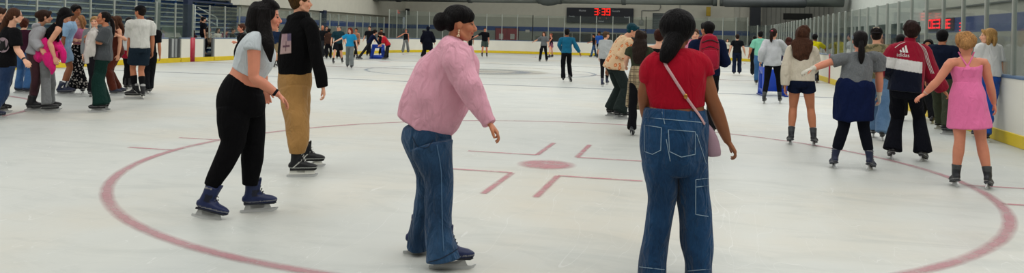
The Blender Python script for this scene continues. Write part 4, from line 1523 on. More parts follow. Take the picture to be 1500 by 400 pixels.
def bleachers():
    alu = plain('bench_aluminium', '#b3c0bb', rough=.4, metal=.35, vary=.10, vscale=.8)
    alu2 = plain('footboard_aluminium', '#96a49e', rough=.45, metal=.3, vary=.1, vscale=.8)
    blue = plain('riser_blue', '#33609f', rough=.5, vary=.1)
    dark = plain('bleacher_under', '#5d6d68', rough=.8)
    r = root('bleacher', (-24, 14, 0), 'stepped metal bleachers with blue risers behind the left glass', 'bleachers')
    for k in range(13):
        x = -21.9 - k * .62
        z = .46 + k * .255
        b = bmesh.new()
        segs = []
        YE = 31 if x > -24.8 else 37.5
        y = -8 + (k * 1.7) % 3
        while y < YE - .3:
            y2 = min(YE, y + 4.6)
            box(b, (x - .14, y, z), (x + .14, y2 - .06, z + .045), .006)
            y = y2
        obj('bench_plank', b, alu, r, smooth=False)
        b = bmesh.new()
        box(b, (x - .62 + .16, -8, z - .21), (x - .18, YE, z - .175))
        obj('foot_plank', b, alu2, r, smooth=False)
        b = bmesh.new()
        box(b, (x - .17, -8, z - .13), (x - .15, YE, z - .01))
        obj('riser', b, blue, r, smooth=False)
        b = bmesh.new()
        y = -7.2 + (k % 2) * .5
        while y < YE:
            for dx in (0,):
                bar(b, (x, y, z - .25 if k else 0), (x, y, z), .05)
                bar(b, (x - .1, y, z - .02), (x + .12, y + .0, z - .02), .05, .10)
            y += 1.9
        obj('bracket', b, blue, r, smooth=False)
    b = bmesh.new()
    vs = [b.verts.new(p) for p in ((-21.6, -8, 0), (-29.5, -8, 0), (-29.5, -8, 3.1), (-21.9, 31.2, 0), (-29.5, 31.2, 0), (-29.5, 31.2, 3.0), (-21.6, -8, .1), (-21.9, 31.2, .1))]
    b.faces.new((vs[6], vs[7], vs[5], vs[2])); b.faces.new((vs[3], vs[4], vs[5], vs[7])); b.faces.new((vs[0], vs[6], vs[2], vs[1])); b.faces.new((vs[0], vs[3], vs[7], vs[6])); b.faces.new((vs[1], vs[2], vs[5], vs[4])); b.faces.new((vs[0], vs[1], vs[4], vs[3]))
    obj('understructure', b, dark, r, smooth=False)
    # white handrail on the aisle
    h = root('handrail', (-23, 22.5, 0), 'pale metal handrail climbing the bleacher aisle', 'handrail')
    m = plain('rail_pale', '#b9c2bd', rough=.35, metal=.4)
    X = -22.2
    def rp(px, py, x=X): return on_x(px, py, x)
    for nm, pts in (('top_rail', [rp(290, 11), rp(310, 22), rp(318, 27), rp(318, 40)]), ('mid_rail', [rp(286, 18), rp(300, 27), rp(317, 37)])):
        b = bmesh.new()
        tube(b, pts, [.028] * len(pts), V((1, 0, 0)), n=8, sub=2)
        obj(nm, b, m, h)
    b = bmesh.new()
    p = rp(318, 28); tube(b, [p, V((p.x, p.y, .3))], [.028] * 2, V((1, 0, 0)), n=8, sub=1); obj('rail_post', b, m, h)
    p = rp(286, 8); b = bmesh.new(); tube(b, [p, V((p.x, p.y, .3))], [.028] * 2, V((1, 0, 0)), n=8, sub=1); obj('rail_post', b, m, h)
    # navy column and header beam of the players' area
    p = on_x(272, 30, -20.4); q = on_x(279, 30, -20.4)
    struct('trim_12', (-20.55, p.y, 0), (-20.3, q.y, 5.6), plain('column_navy', '#1b2a47', rough=.6))
    a = on_x(278, 4.5, -20.9); c = on_x(338, 9.5, -20.9)
    struct('trim_13', (-20.95, a.y, 2.66), (-20.8, c.y, 2.73), plain('column_navy', '#1b2a47', rough=.6))
    p = on_x(231.5, 30, -20.1)
    struct('trim_14', (-20.2, p.y - .09, 1.0), (-20.05, p.y + .09, 4.5), plain('post_wide', '#8f9a95', rough=.4, metal=.4))
    struct('floor_bench', (-21.75, 14, -.04), (-20.0, 28, .28), plain('bench_floor', '#3c3f40', rough=.8))
    b = bmesh.new(); box(b, (-20.98, 17.3, .60), (-20.62, 21.3, .68), .01); box(b, (-20.98, 22.5, .60), (-20.62, 27.3, .68), .01)
    for y in (17.6, 19.2, 21.0, 22.8, 24.9, 27.0): box(b, (-20.85, y, .28), (-20.78, y + .07, .61))
    tag(obj('players_bench', b, plain('bench_wood', '#6b5a45', rough=.6), smooth=False), 'low wooden bench behind the left boards, with spectators on it', 'bench')
    # green-grey panel of the players' bench
    a = on_x(238, 50, -20.9); c = on_x(272, 50, -20.9)
    struct('trim_15', (-20.95, a.y, 0), (-20.85, c.y, 1.5), plain('bench_screen', '#5d7468', rough=.5))

def reflected_sign():  # scoreboard mirrored in the glass, built as emissive digits on the wall behind
    X = 12
    s = root('reflected_scoreboard', (X - .1, 28.4, 2.15), 'scoreboard mirrored in the right hand glass, modelled as glowing red digits on the navy band', 'reflection')
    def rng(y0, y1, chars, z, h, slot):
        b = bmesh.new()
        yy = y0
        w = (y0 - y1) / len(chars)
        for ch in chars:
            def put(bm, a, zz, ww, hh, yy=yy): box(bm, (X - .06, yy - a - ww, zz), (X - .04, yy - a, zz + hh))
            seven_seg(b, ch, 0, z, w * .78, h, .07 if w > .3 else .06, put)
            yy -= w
        obj(slot, b, plain('reflected_red', '#ff2433', emit=1.3), s, smooth=False)
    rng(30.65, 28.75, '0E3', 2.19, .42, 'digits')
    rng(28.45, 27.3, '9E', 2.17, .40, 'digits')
    b = bmesh.new()
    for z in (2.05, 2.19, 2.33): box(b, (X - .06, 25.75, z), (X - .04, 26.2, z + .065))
    obj('digit_edge', b, plain('reflected_red', '#ff2433', emit=1.3), s, smooth=False)
    b = bmesh.new(); box(b, (X - .04, 27.0, 2.08), (X - .005, 31.0, 2.62)); obj('case', b, plain('reflected_case', '#141c30', rough=.4), s, smooth=False)

def lights():
    w = bpy.data.worlds.new('hall_air')
    SC.world = w
    w.use_nodes = True
    bg = w.node_tree.nodes['Background']
    bg.inputs[0].default_value = (.8, .86, .9, 1)
    bg.inputs[1].default_value = .3
    for i, x in enumerate((-17, -6.7, 3.6)):
        for j in range(4):
            y = -6 + j * 16.5
            ld = bpy.data.lights.new('hall_lamp', 'AREA')
            ld.shape = 'RECTANGLE'; ld.size = 7; ld.size_y = 12
            ld.energy = 800
            ld.color = (1.0, .985, .95)
            o = bpy.data.objects.new('hall_lamp', ld)
            COL.objects.link(o)
            o.location = (x, y, 7.9)
    for x, e, sx in ((-25.2, 520, 4), (9.2, 420, 4)):  # added fill to brighten the bleachers and right wall, not actual fixtures
        for j in range(4):
            ld = bpy.data.lights.new('side_fill', 'AREA')
            ld.shape = 'RECTANGLE'; ld.size = sx; ld.size_y = 12
            ld.energy = e
            o = bpy.data.objects.new('side_fill', ld)
            COL.objects.link(o)
            o.location = (x, -4 + j * 15.5, 7.8)
    SC.view_settings.view_transform = 'Standard'
    SC.view_settings.look = 'None'
    SC.view_settings.exposure = -.36
    SC.view_settings.gamma = .95
    SC.cycles.max_bounces = 6
    SC.cycles.transparent_max_bounces = 24
    SC.cycles.diffuse_bounces = 3
    SC.cycles.glossy_bounces = 3
    SC.cycles.caustics_reflective = False
    SC.cycles.caustics_refractive = False

make_camera()
lights()
build_ice()
boards()
hall()

# ------------------------------------------------------------------ things people carry and push
def skating_aid(c, yaw, label, s=1.0):
    """blue moulded skating frame: two side panels with a window, a front panel and a grab bar"""
    r = root('skating_aid', c, label, 'skating aid')
    m = plain('aid_blue', '#1a49b8', rough=.35, vary=.08, spec=.5)
    M = Matrix.Translation(V(c)) @ Matrix.Rotation(yaw, 4, 'Z') @ Matrix.Scale(s, 4)
    for sx in (-1, 1):
        b = bmesh.new()
        outer = [(-.42, .0), (.42, .0), (.30, .82), (-.36, .82)]
        inner = [(-.24, .20), (.25, .20), (.17, .62), (-.22, .62)]
        V0 = []
        for x in (sx * .30 - .03, sx * .30 + .03):
            V0.append(([b.verts.new(M @ V((x, p[0], p[1]))) for p in outer], [b.verts.new(M @ V((x, p[0], p[1]))) for p in inner]))
        for o, i in V0:
            for j in range(4): b.faces.new((o[j], o[(j + 1) % 4], i[(j + 1) % 4], i[j]))
        for q in (0, 1):
            a, d = V0[0][q], V0[1][q]
            for j in range(4): b.faces.new((a[j], a[(j + 1) % 4], d[(j + 1) % 4], d[j]))
        bmesh.ops.bevel(b, geom=list(b.edges), offset=.012, segments=2, affect='EDGES')
        obj('side_panel', b, m, r)
        b = bmesh.new()
        bar(b, M @ V((sx * .30, -.46, .02)), M @ V((sx * .30, .46, .02)), .09, .04, bev=.012)
        obj('runner', b, plain('aid_runner', '#123488', rough=.4), r)
    b = bmesh.new()
    box(b, (-.30, .24, .10), (.30, .32, .74), .02, M)
    obj('front_panel', b, m, r)
    b = bmesh.new()
    tube(b, [M @ V(p) for p in ((-.30, -.30, .80), (-.30, -.34, .93), (-.2, -.36, .97), (.2, -.36, .97), (.30, -.34, .93), (.30, -.30, .80))], [.022] * 6, M.to_3x3() @ V((0, 1, 0)), n=10, sub=3)
    obj('grab_bar', b, plain('aid_bar', '#e5e5df', rough=.4), r)
    return r

def project_to(info_root, part_names, pts_px, Z, off=.004):
    """places of the given picture points on the surface of the named clothing parts"""
    trees = []
    for ch in info_root.children:
        if ch.name.split('.')[0] in part_names:
            me = ch.data
            trees.append(BVHTree.FromPolygons([v.co + V(info_root['_o']) for v in me.vertices], [p.vertices[:] for p in me.polygons]))
    out = []
    for px, py in pts_px:
        d = (unp(px, py, 1.0) - CAM).normalized()
        best = None
        for t in trees:
            loc, nr, i, dist = t.ray_cast(CAM, d)
            if loc is not None and (best is None or dist < best[1]): best = (loc + nr * off * (1 if nr.dot(d) < 0 else -1), dist, nr if nr.dot(d) < 0 else -nr)
        out.append((best[0], best[2]) if best else (unp(px, py, Z), -d))
    return out

def on_surface_line(name, info, parts, pts, w, mat, sub=6, parent=None, off=.003, th=.4):
    P = catmull(np.array([[float(a), float(b)] for a, b in pts]), sub) if len(pts) > 2 else np.array([[pts[0][0] + (pts[1][0] - pts[0][0]) * i / 8, pts[0][1] + (pts[1][1] - pts[0][1]) * i / 8] for i in range(9)])
    q = project_to(info['root'], parts, [tuple(p) for p in P], info['Z0'], off)
    b = bmesh.new()
    tube(b, [a for a, _ in q], [(w, w * th)] * len(q), [n.cross(UP) if abs(n.z) < .9 else V((1, 0, 0)) for _, n in q], n=6, sub=1, cap=.3)
    return obj(name, b, mat, parent or info['root'])

def surface_patch(name, info, parts, grid, mat, off=.004, nx=14, ny=14, paintfn=None, parent=None):
    """a printed patch laid on the cloth; grid = four picture corners tl, tr, br, bl"""
    tl, tr, br, bl = grid
    b = bmesh.new()
    rows = []
    uv = []
    pts = []
    for j in range(ny + 1):
        for i in range(nx + 1):
            u, v_ = i / nx, j / ny
            x = (tl[0] * (1 - u) + tr[0] * u) * (1 - v_) + (bl[0] * (1 - u) + br[0] * u) * v_
            y = (tl[1] * (1 - u) + tr[1] * u) * (1 - v_) + (bl[1] * (1 - u) + br[1] * u) * v_
            pts.append((x, y)); uv.append((u, v_))
    q = project_to(info['root'], parts, pts, info['Z0'], off)
    lay = b.verts.layers.float_color.new('Col')
    vs = [b.verts.new(a) for a, _ in q]
    if paintfn:
        for v_, (u, w) in zip(vs, uv):
            v_[lay] = (*paintfn(u, w), 1)
    for j in range(ny):
        for i in range(nx):
            k = j * (nx + 1) + i
            b.faces.new((vs[k], vs[k + 1], vs[k + nx + 2], vs[k + nx + 1]))
    me = bpy.data.meshes.new(name)
    bmesh.ops.recalc_face_normals(b, faces=b.faces)
    return obj(name, b, mat, parent or info['root'])

def surface_text(name, info, parts, txt, cx, cy, wpx, hpx, mat, slope=0.0, off=.006):
    me = text_mesh(txt, 1.0, 0.0)
    co = co_of(me)
    mn, mx = co.min(0), co.max(0)
    pts = []
    for c in co:
        u = (c[0] - mn[0]) / (mx[0] - mn[0]) - .5; v_ = (c[1] - mn[1]) / (mx[1] - mn[1]) - .5
        pts.append((cx + u * wpx, cy - v_ * hpx + u * wpx * slope))
    q = project_to(info['root'], parts, pts, info['Z0'], off)
    set_co(me, np.array([list(a) for a, _ in q]))
    me.materials.clear()
    return obj(name, me, mat, info['root'], smooth=False)

def surface_poly(name, info, parts, polys, mat, off=.006):
    b = bmesh.new()
    for poly in polys:
        q = project_to(info['root'], parts, poly, info['Z0'], off)
        b.faces.new([b.verts.new(a) for a, _ in q])
    return obj(name, b, mat, info['root'], smooth=False)

def beads(name, pts, r, mat, parent):
    b = bmesh.new()
    for p in pts: ball(b, p, r, n=8)
    return obj(name, b, mat, parent)

BLACK = '#15161a'

# ================================================================== the four skaters in front
def hero_crop_top():
    lofts_p = [
        [(338, 110, 387, 128, .125, 0), (327, 121, 387, 136, .145, 0), (319, 138, 387, 149, .16, 0), (318, 156, 388, 161, .14, 0), (322, 170, 386, 172, .10, 0)],
        [(319, 150, 362, 164, .09, -.06), (319, 172, 364, 184, .095, -.07), (321, 190, 361, 199, .088, -.07), (324, 206, 358, 213, .078, -.07), (312, 236, 342, 244, .062, -.09), (303, 257, 328, 264, .050, -.1), (299, 269, 321, 276, .044, -.1)],
        [(345, 150, 388, 150, .09, .06), (348, 170, 388, 170, .092, .07), (352, 190, 388, 190, .086, .08), (355, 212, 387, 211, .070, .08), (353, 232, 386, 232, .062, .09), (354, 250, 382, 250, .056, .09), (355, 272, 377, 270, .043, .09)]]
    lofts_s = [[(339, 101, 387, 113, .118, 0), (342, 89, 395, 103, .125, 0), (346, 77, 402, 91, .138, 0), (350, 66, 401, 78, .148, 0), (357, 56, 396, 66, .14, 0), (365, 48, 390, 56, .11, 0), (372, 44, 386, 49, .07, 0)],
               [(366, 50, 386, 54, .05, -.10), (360, 61, 384, 62, .060, -.15), (357, 72, 382, 73, .062, -.17)], [(370, 54, 390, 54, .055, .12), (370, 70, 392, 70, .055, .15)]]
    i = person('woman in white cropped tee and black leggings gliding on navy skates', feet=((371, 311), (298, 321)), top=0, face=88, skin='flush',
               J={'pel': (353, 140), 'neck': (382, 54), 'head': (391.5, 25), 'hipl': (365, 150, .08), 'hipr': (345, 150, -.08), 'knl': (371, 212, .08), 'knr': (341, 210, -.07),
                  'shr': (372, 61, -.15), 'er': (372, 114, -.2), 'wr': (407, 138, -.16), 'shl': (380, 62, .14), 'el': (384, 108, .2), 'wl': (386, 130, .18)},
               k=.96, vox=.0055, toes=((86, 0), (118, 10, -10)), shoes='blue', detail=2, curl=(.5, .35), shrink=.75, hideleg=.62, fat=1.0, arm_r=1.12,
               hands=({'d': (2, 8)}, {'d': (13, 13), 'n': 'left', 'th': 'up'}),
               pants=dict(col='#0b0b0e', kind='skinny', lofts=lofts_p, name='leggings', fold=.003), shirt=dict(col='#c3cbd0', lofts=lofts_s, sl=0, fold=.006, name='crop_top'),
               extra={'body': [[(343, 92, 386, 104, .10, 0), (338, 104, 387, 118, .115, 0), (333, 114, 387, 130, .13, 0)]]},
               hair=dict(kind='none', col='#100c0d', messy=False, more=lambda bm, HP, kh: (
                   ball(bm, HP(-.030, 0, .034), (.104 * kh, .090 * kh, .098 * kh)),
                   seg_loft(bm, [(372, 4, 392, 3, .05, 0), (365, 13, 398, 11, .085, 0), (361, 28, 398, 27, .092, 0), (358, 43, 397, 44, .09, 0), (357, 52, 384, 54, .06, 0)], Z=6.2, n=20),
                   seg_loft(bm, [(378, 3, 394, 2, .045, 0), (388, 6, 404, 5, .05, 0), (397, 10, 409, 9, .045, 0), (402, 14, 410, 13, .03, 0)], Z=6.2, n=14),
                   seg_loft(bm, [(376, 14, 397, 14, .03, -.07), (376, 34, 397, 34, .035, -.085), (380, 52, 400, 52, .035, -.11), (384, 62, 402, 63, .032, -.14), (387, 72, 402, 74, .022, -.155), (391, 82, 400, 84, .012, -.16), (395, 91, 398, 92, .005, -.16)], Z=6.2, n=14),
                   seg_loft(bm, [(354, 50, 366, 52, .04, .02), (348, 62, 356, 65, .035, .03), (344, 74, 350, 77, .028, .03), (344, 86, 347, 88, .012, .03)], Z=6.2, n=12))))
    # black wrist band
    A = i['A'][1]
    b = bmesh.new()
    d = (A[2] - A[1]).normalized()
    tube(b, [A[2] - d * .030, A[2] - d * .018], [.031] * 2, UP, n=16, sub=1)
    obj('wristband', b, fabric('#1b1a22'), i['root'])
    # round badge on the boot
    return i

def hero_khaki():
    hood = [[(409, 106, 455, 111, .15, 0), (407, 88, 458, 92, .16, 0), (408, 68, 462, 70, .17, 0), (412, 50, 465, 50, .17, 0), (419, 36, 459, 36, .14, 0), (424, 27, 456, 29, .12, 0), (428, 20, 454, 23, .105, 0), (431, 17, 451, 19, .08, 0)],
            [(438, 36, 460, 33, .08, -.07), (447, 44, 467, 42, .075, -.12), (452, 70, 471, 67, .066, -.16), (457, 92, 474, 90, .058, -.18), (461, 110, 478, 108, .05, -.2), (465, 128, 480, 126, .038, -.2)],
            [(412, 46, 428, 46, .06, .14), (409, 80, 425, 80, .055, .2), (415, 104, 428, 108, .045, .24)]]
    pants = [[(408, 103, 455, 107, .14, 0), (407, 125, 454, 127, .15, 0), (411, 142, 453, 143, .12, 0)],
             [(409, 130, 451, 130, .10, -.06), (412, 148, 450, 148, .10, -.1), (416, 166, 449, 166, .09, -.15), (420, 184, 452, 184, .085, -.2), (422, 199, 451, 201, .08, -.25), (422, 212, 449, 213, .078, -.28), (424, 224, 447, 224, .072, -.28)],
             [(420, 132, 454, 132, .09, .06), (426, 160, 454, 160, .085, .14), (430, 180, 453, 180, .078, .2), (431, 203, 452, 205, .07, .26), (434, 214, 451, 216, .065, .28)]]
    i = person('man in black hoodie and tan trousers skating away behind the crop top woman', feet=((449, 245), (436, 259)), top=-5, face=62, hface=84, skin='light', fem=False,
               J={'pel': (431, 112), 'neck': (438, 28), 'head': (441, 3), 'hipl': (438, 118, .06), 'hipr': (428, 118, -.06), 'knr': (435, 185, -.2), 'knl': (442, 180, .2), 'shr': (455, 46, -.12), 'er': (463, 86, -.17), 'wr': (473, 127, -.2), 'shl': (420, 48, .14), 'el': (417, 82, .22), 'wl': (424, 112, .27)},
               k=1.0, vox=.006, toes=((88, 0), (90, 0)), shoes='hockey', detail=2, curl=(.5, .6), shrink=.7, hideleg=.55, arm_r=.8, hands=(None, {'d': (2, 12), 'n': 'left', 'th': 'right'}),
               pants=dict(col='#a07a49', lofts=pants, fold=.012), shirt=dict(col='#08080a', lofts=hood, sl=0, fold=.008, name='hoodie', hood=1, mat=fabric('#0a0a0c', sheen=.0)),
               hair=dict(kind='short', col='#4a3418', vol=1.02, fringe=2), socks=('#26282c', 1.75))
    def pf(u, v):
        c = V((.55, .36, .42)).lerp(V((.75, .55, .52)), v)
        if abs(u - .5) < .05 and .35 < v < .9: c = V((.18, .10, .13))
        if abs(v - .62) < .04 and .2 < u < .85: c = V((.2, .10, .14))
        if u > .6 and v < .4: c = V((.2, .16, .26))
        e = abs(u - .5) > .47 or v < .03 or v > .97
        return tuple(c * (.62 if not e else .1))
    surface_patch('back_print', i, ('hoodie',), ((413, 49.5), (427, 48.5), (427, 78), (410, 80)), fabric_vc(), nx=16, ny=20, paintfn=pf)
    return i

def hero_pink():
    sw = [[(583, 172, 655, 203, .15, 0), (585, 157, 671, 186, .17, 0), (594, 133, 689, 152, .18, 0), (607, 111, 696, 123, .185, 0), (620, 92, 696, 104, .185, 0), (633, 73, 691, 85, .175, 0), (645, 58, 684, 68, .145, 0), (655, 51, 679, 59, .085, 0)],
          [(645, 68, 684, 76, .08, -.13), (653, 98, 692, 92, .085, -.18), (667, 133, 703, 118, .082, -.2), (689, 164, 716, 147, .066, -.22), (709, 187, 724, 174, .045, -.24)],
          [(668, 70, 692, 78, .06, .13), (680, 100, 699, 104, .06, .18), (684, 130, 698, 132, .05, .2)]]
    je = [[(590, 168, 650, 193, .14, 0), (588, 187, 660, 200, .16, 0), (592, 206, 663, 210, .155, 0), (600, 226, 664, 226, .12, 0)],
          [(598, 212, 664, 214, .105, -.08), (611, 240, 664, 240, .098, -.09), (620, 262, 665, 262, .09, -.1), (622, 290, 664, 288, .086, -.12), (623, 320, 662, 316, .088, -.14), (624, 346, 664, 340, .095, -.15), (625, 370, 669, 356, .10, -.16), (626, 391, 674, 368, .10, -.16)],
          [(598, 225, 640, 225, .095, .08), (610, 260, 645, 262, .082, .1), (607, 298, 636, 300, .082, .13), (601, 338, 630, 338, .09, .15), (598, 365, 628, 362, .095, .16)]]
    i = person('woman in loose pink jumper and flared jeans gliding with one hand out', feet=((613, 372), (652, 394)), top=8, face=82, hface=88, skin='tan', smile=True,
               J={'pel': (626, 194), 'neck': (664, 62), 'head': (674, 35), 'hipl': (632, 206, .09), 'hipr': (635, 206, -.09), 'knl': (624, 285, .12), 'knr': (643, 285, -.1),
                  'shr': (665, 78, -.15), 'er': (680, 122, -.2), 'wr': (716, 180, -.24), 'shl': (678, 80, .15), 'el': (690, 112, .2), 'wl': (691, 134, .2)},
               k=.95, vox=.005, toes=((90, 0), (92, 0)), shoes='blue', detail=2, curl=(.5, .55), shrink=.7, hideleg=.6, nod=2, hk=1.0,
               hands=(None, {'d': (11, 13), 'n': 'down', 'th': 'cam', 'spread': .35}),
               pants=dict(lofts=je, fold=.014, mat=fabric('#1a2f48', pattern='denim', col2='#37597c', fold=.9), name='jeans'),
               shirt=dict(lofts=sw, sl=0, fold=.022, name='jumper', mat=fabric('#e0a6b8', fold=.75, weave=500, vary=.05)),
               hair=dict(kind='none', col='#0d0a0c', messy=False, more=lambda bm, HP, kh: (
                   ball(bm, HP(-.018, 0, .050), (.106 * kh, .088 * kh, .080 * kh), None, 20),
                   ball(bm, HP(-.058, 0, .010), (.062 * kh, .076 * kh, .070 * kh), None, 16),
                   ball(bm, HP(-.128, 0, -.002), (.050 * kh, .055 * kh, .062 * kh), None, 16),
                   tube(bm, [HP(.050, -.030, .080), HP(.078, -.040, .058), HP(.068, -.058, .026), HP(.040, -.074, .0), HP(.0, -.078, .0)], [.020 * kh, .015 * kh, .016 * kh, .016 * kh, .016 * kh], V((0, 0, 1)), n=10, sub=3),
                   tube(bm, [HP(.050, .030, .080), HP(.078, .040, .058), HP(.068, .058, .026)], [.020 * kh, .015 * kh, .012 * kh], V((0, 0, 1)), n=10, sub=3),
                   tube(bm, [HP(-.05, -.06, -.02), HP(-.04, -.062, -.06), HP(-.045, -.05, -.09)], [.02 * kh, .016 * kh, .006 * kh], V((0, 0, 1)), n=8, sub=3))))
    HP, kh = i['HP'], i['kh']
    for s in (-1, 1):
        beads('earring', [HP(-.008, -s * .084 * -1, -.045 - .014 * j) for j in range(3)] + [HP(-.004, s * .084, -.082), HP(-.014, s * .084, -.082)], .0065, plain('earring_gold', '#e3d3b0', metal=.6, rough=.3), i['root'])
    st = plain('stitch_dark', '#16273c', rough=.8)
    on_surface_line('side_seam', i, ('jeans',), [(640, 212), (646, 250), (647, 290), (648, 330), (650, 368)], .003, plain('stitch_light', '#50708f', rough=.8))
    on_surface_line('hem', i, ('jeans',), [(628, 384), (645, 379), (660, 371), (671, 364)], .003, st)
    on_surface_line('pocket_seam', i, ('jeans',), [(604, 200), (612, 214), (626, 216), (634, 205)], .0025, st)
    return i

def hero_red():
    top = [[(953, 152, 1032, 163, .115, 0), (950, 140, 1033, 148, .12, 0), (945, 122, 1036, 129, .125, 0), (942, 106, 1038, 110, .13, 0), (944, 93, 1037, 95, .12, 0), (953, 82, 1030, 82, .10, 0), (968, 73, 1014, 73, .07, 0)],
           [(956, 82, 974, 80, .05, 0), (942, 94, 966, 92, .072, 0), (937, 106, 961, 108, .078, .01), (937, 118, 958, 121, .07, .02)], [(1008, 80, 1025, 82, .05, 0), (1017, 92, 1041, 92, .072, 0), (1019, 103, 1045, 102, .078, 0), (1019, 111, 1047, 109, .072, 0)]]
    je = [[(945, 157, 1034, 164, .12, 0), (941, 180, 1037, 184, .145, 0), (939, 205, 1036, 208, .15, 0), (941, 230, 1037, 232, .14, 0), (943, 252, 1037, 252, .11, 0)],
          [(941, 235, 990, 240, .11, 0), (945, 262, 991, 262, .105, 0), (949, 290, 990, 292, .10, 0), (946, 320, 985, 320, .10, 0), (942, 350, 980, 350, .105, 0), (936, 380, 976, 380, .115, 0), (934, 404, 974, 404, .12, 0)],
          [(989, 235, 1037, 240, .11, 0), (992, 270, 1037, 270, .105, 0), (994, 298, 1038, 300, .10, 0), (997, 330, 1042, 330, .10, 0), (1001, 360, 1044, 358, .105, 0), (1006, 385, 1041, 385, .11, 0), (1006, 406, 1041, 406, .115, 0)]]
    def hairm(bm, HP, kh):
        ball(bm, HP(-.018, 0, .020), (.112 * kh, .094 * kh, .108 * kh), None, 22)
        ball(bm, HP(-.030, 0, -.035), (.070 * kh, .074 * kh, .060 * kh), None, 18)
        seg_loft(bm, [(976, 50, 1004, 56, .05, -.10), (970, 64, 996, 72, .05, -.13), (967, 78, 987, 83, .04, -.15), (967, 90, 979, 92, .02, -.16)], Z=i0, n=16)
    i0 = 4.83
    i = person('woman seen from behind in red crop tee and blue cargo jeans', feet=((955, 411), (1023, 413)), top=12, face=2, hface=14, skin='brown',
               J={'pel': (989, 195), 'neck': (991, 80), 'head': (993, 43), 'hipl': (965, 215), 'hipr': (1013, 215), 'knl': (966, 300), 'knr': (1018, 300),
                  'shl': (957, 94), 'el': (944, 138, .04), 'wl': (951, 188, .16), 'shr': (1025, 93), 'er': (1043, 146, -.02), 'wr': (1066, 207, .06)},
               k=.93, vox=.0055, toes=(-8, 10), shoes='black', detail=1, curl=(.6, .7), shrink=.7, hideleg=.6, arm_r=1.22, hk=1.02,
               hands=({'d': (4, 14, .06)}, {'d': (9, 13), 'n': 'left', 'th': 'left'}),
               extra={'body': [[(955, 140, 1030, 150, .10, 0), (953, 153, 1031, 160, .110, 0), (948, 165, 1034, 172, .12, 0)]]},
               pants=dict(lofts=je, fold=.012, mat=fabric('#122b47', pattern='denim', col2='#275078', fold=.9), name='jeans'),
               shirt=dict(lofts=top, sl=0, fold=.007, name='crop_top', mat=fabric('#a30f28', fold=.5, vary=.05, sheen=.05)),
               hair=dict(kind='none', col='#0b090c', more=hairm, messy=False))
    st = plain('stitch_white', '#8fa6b8', rough=.8)
    def sl(pts, w=.0022, nm='stitching'): on_surface_line(nm, i, ('jeans',), pts, w, st)
    # back pockets
    for pts in ([(944, 183), (969, 187)], [(944, 183), (945, 222)], [(945, 222), (956, 226)], [(956, 226), (968, 220)], [(969, 187), (968, 220)],
                [(979, 190), (1018, 193)], [(979, 190), (981, 222)], [(981, 222), (998, 230)], [(998, 230), (1018, 226)], [(1018, 193), (1018, 226)],
                [(946, 172), (1034, 180)], [(970, 164), (974, 182)], [(976, 204), (982, 236)],
                [(1019, 263), (1037, 261)], [(1019, 274), (1037, 272)], [(1019, 263), (1019, 314)], [(1019, 314), (1037, 317)], [(1020, 196), (1034, 240)],
                [(944, 250), (945, 262)], [(937, 391), (973, 395)], [(1008, 397), (1040, 394)]):
        sl(pts)
    for x in (972, 1012):
        on_surface_line('belt_loop', i, ('jeans',), [(x, 161), (x, 173)], .007, fabric('#1d3c5e', pattern='denim', col2='#2c557f'))
    # shoulder bag: strap across the back, little bag on the right hip (a thing of its own)
    b = bmesh.new()
    q = project_to(i['root'], ('crop_top', 'jeans', 'body'), [(971, 84), (975, 95), (983, 108), (993, 124), (1004, 141), (1015, 157), (1024, 170), (1031, 182)], i['Z0'], .006)
    tube(b, [a for a, _ in q], [(.0045, .009)] * len(q), [n for _, n in q], n=8, sub=3)
    bc = unp(1042, 205, i['Z0'] - .02)
    g = root('shoulder_bag', tuple(bc), 'small mauve bag on a pale pink strap at the red tee woman\'s hip', 'bag')
    obj('strap', b, plain('strap_pink', '#c9a0a4', rough=.5), g)
    b = bmesh.new()
    seg_loft(b, [(1031, 180, 1037, 184, .012, -.02), (1032, 192, 1046, 194, .03, -.02), (1033, 208, 1053, 208, .035, -.02), (1035, 224, 1056, 222, .034, -.02), (1037, 230, 1055, 227, .026, -.02)], Z=i['Z0'], n=20, sub=3)
    obj('pouch', b, plain('bag_mauve', '#9c7f8d', rough=.5, bump=.2), g)
    b = bmesh.new()
    q = q[4][0]; ball(b, q + V((0, -.01, 0)), (.012, .006, .016), n=10)
    obj('buckle', b, plain('buckle_brass', '#b98a4a', metal=.8, rough=.3), g)
    return i

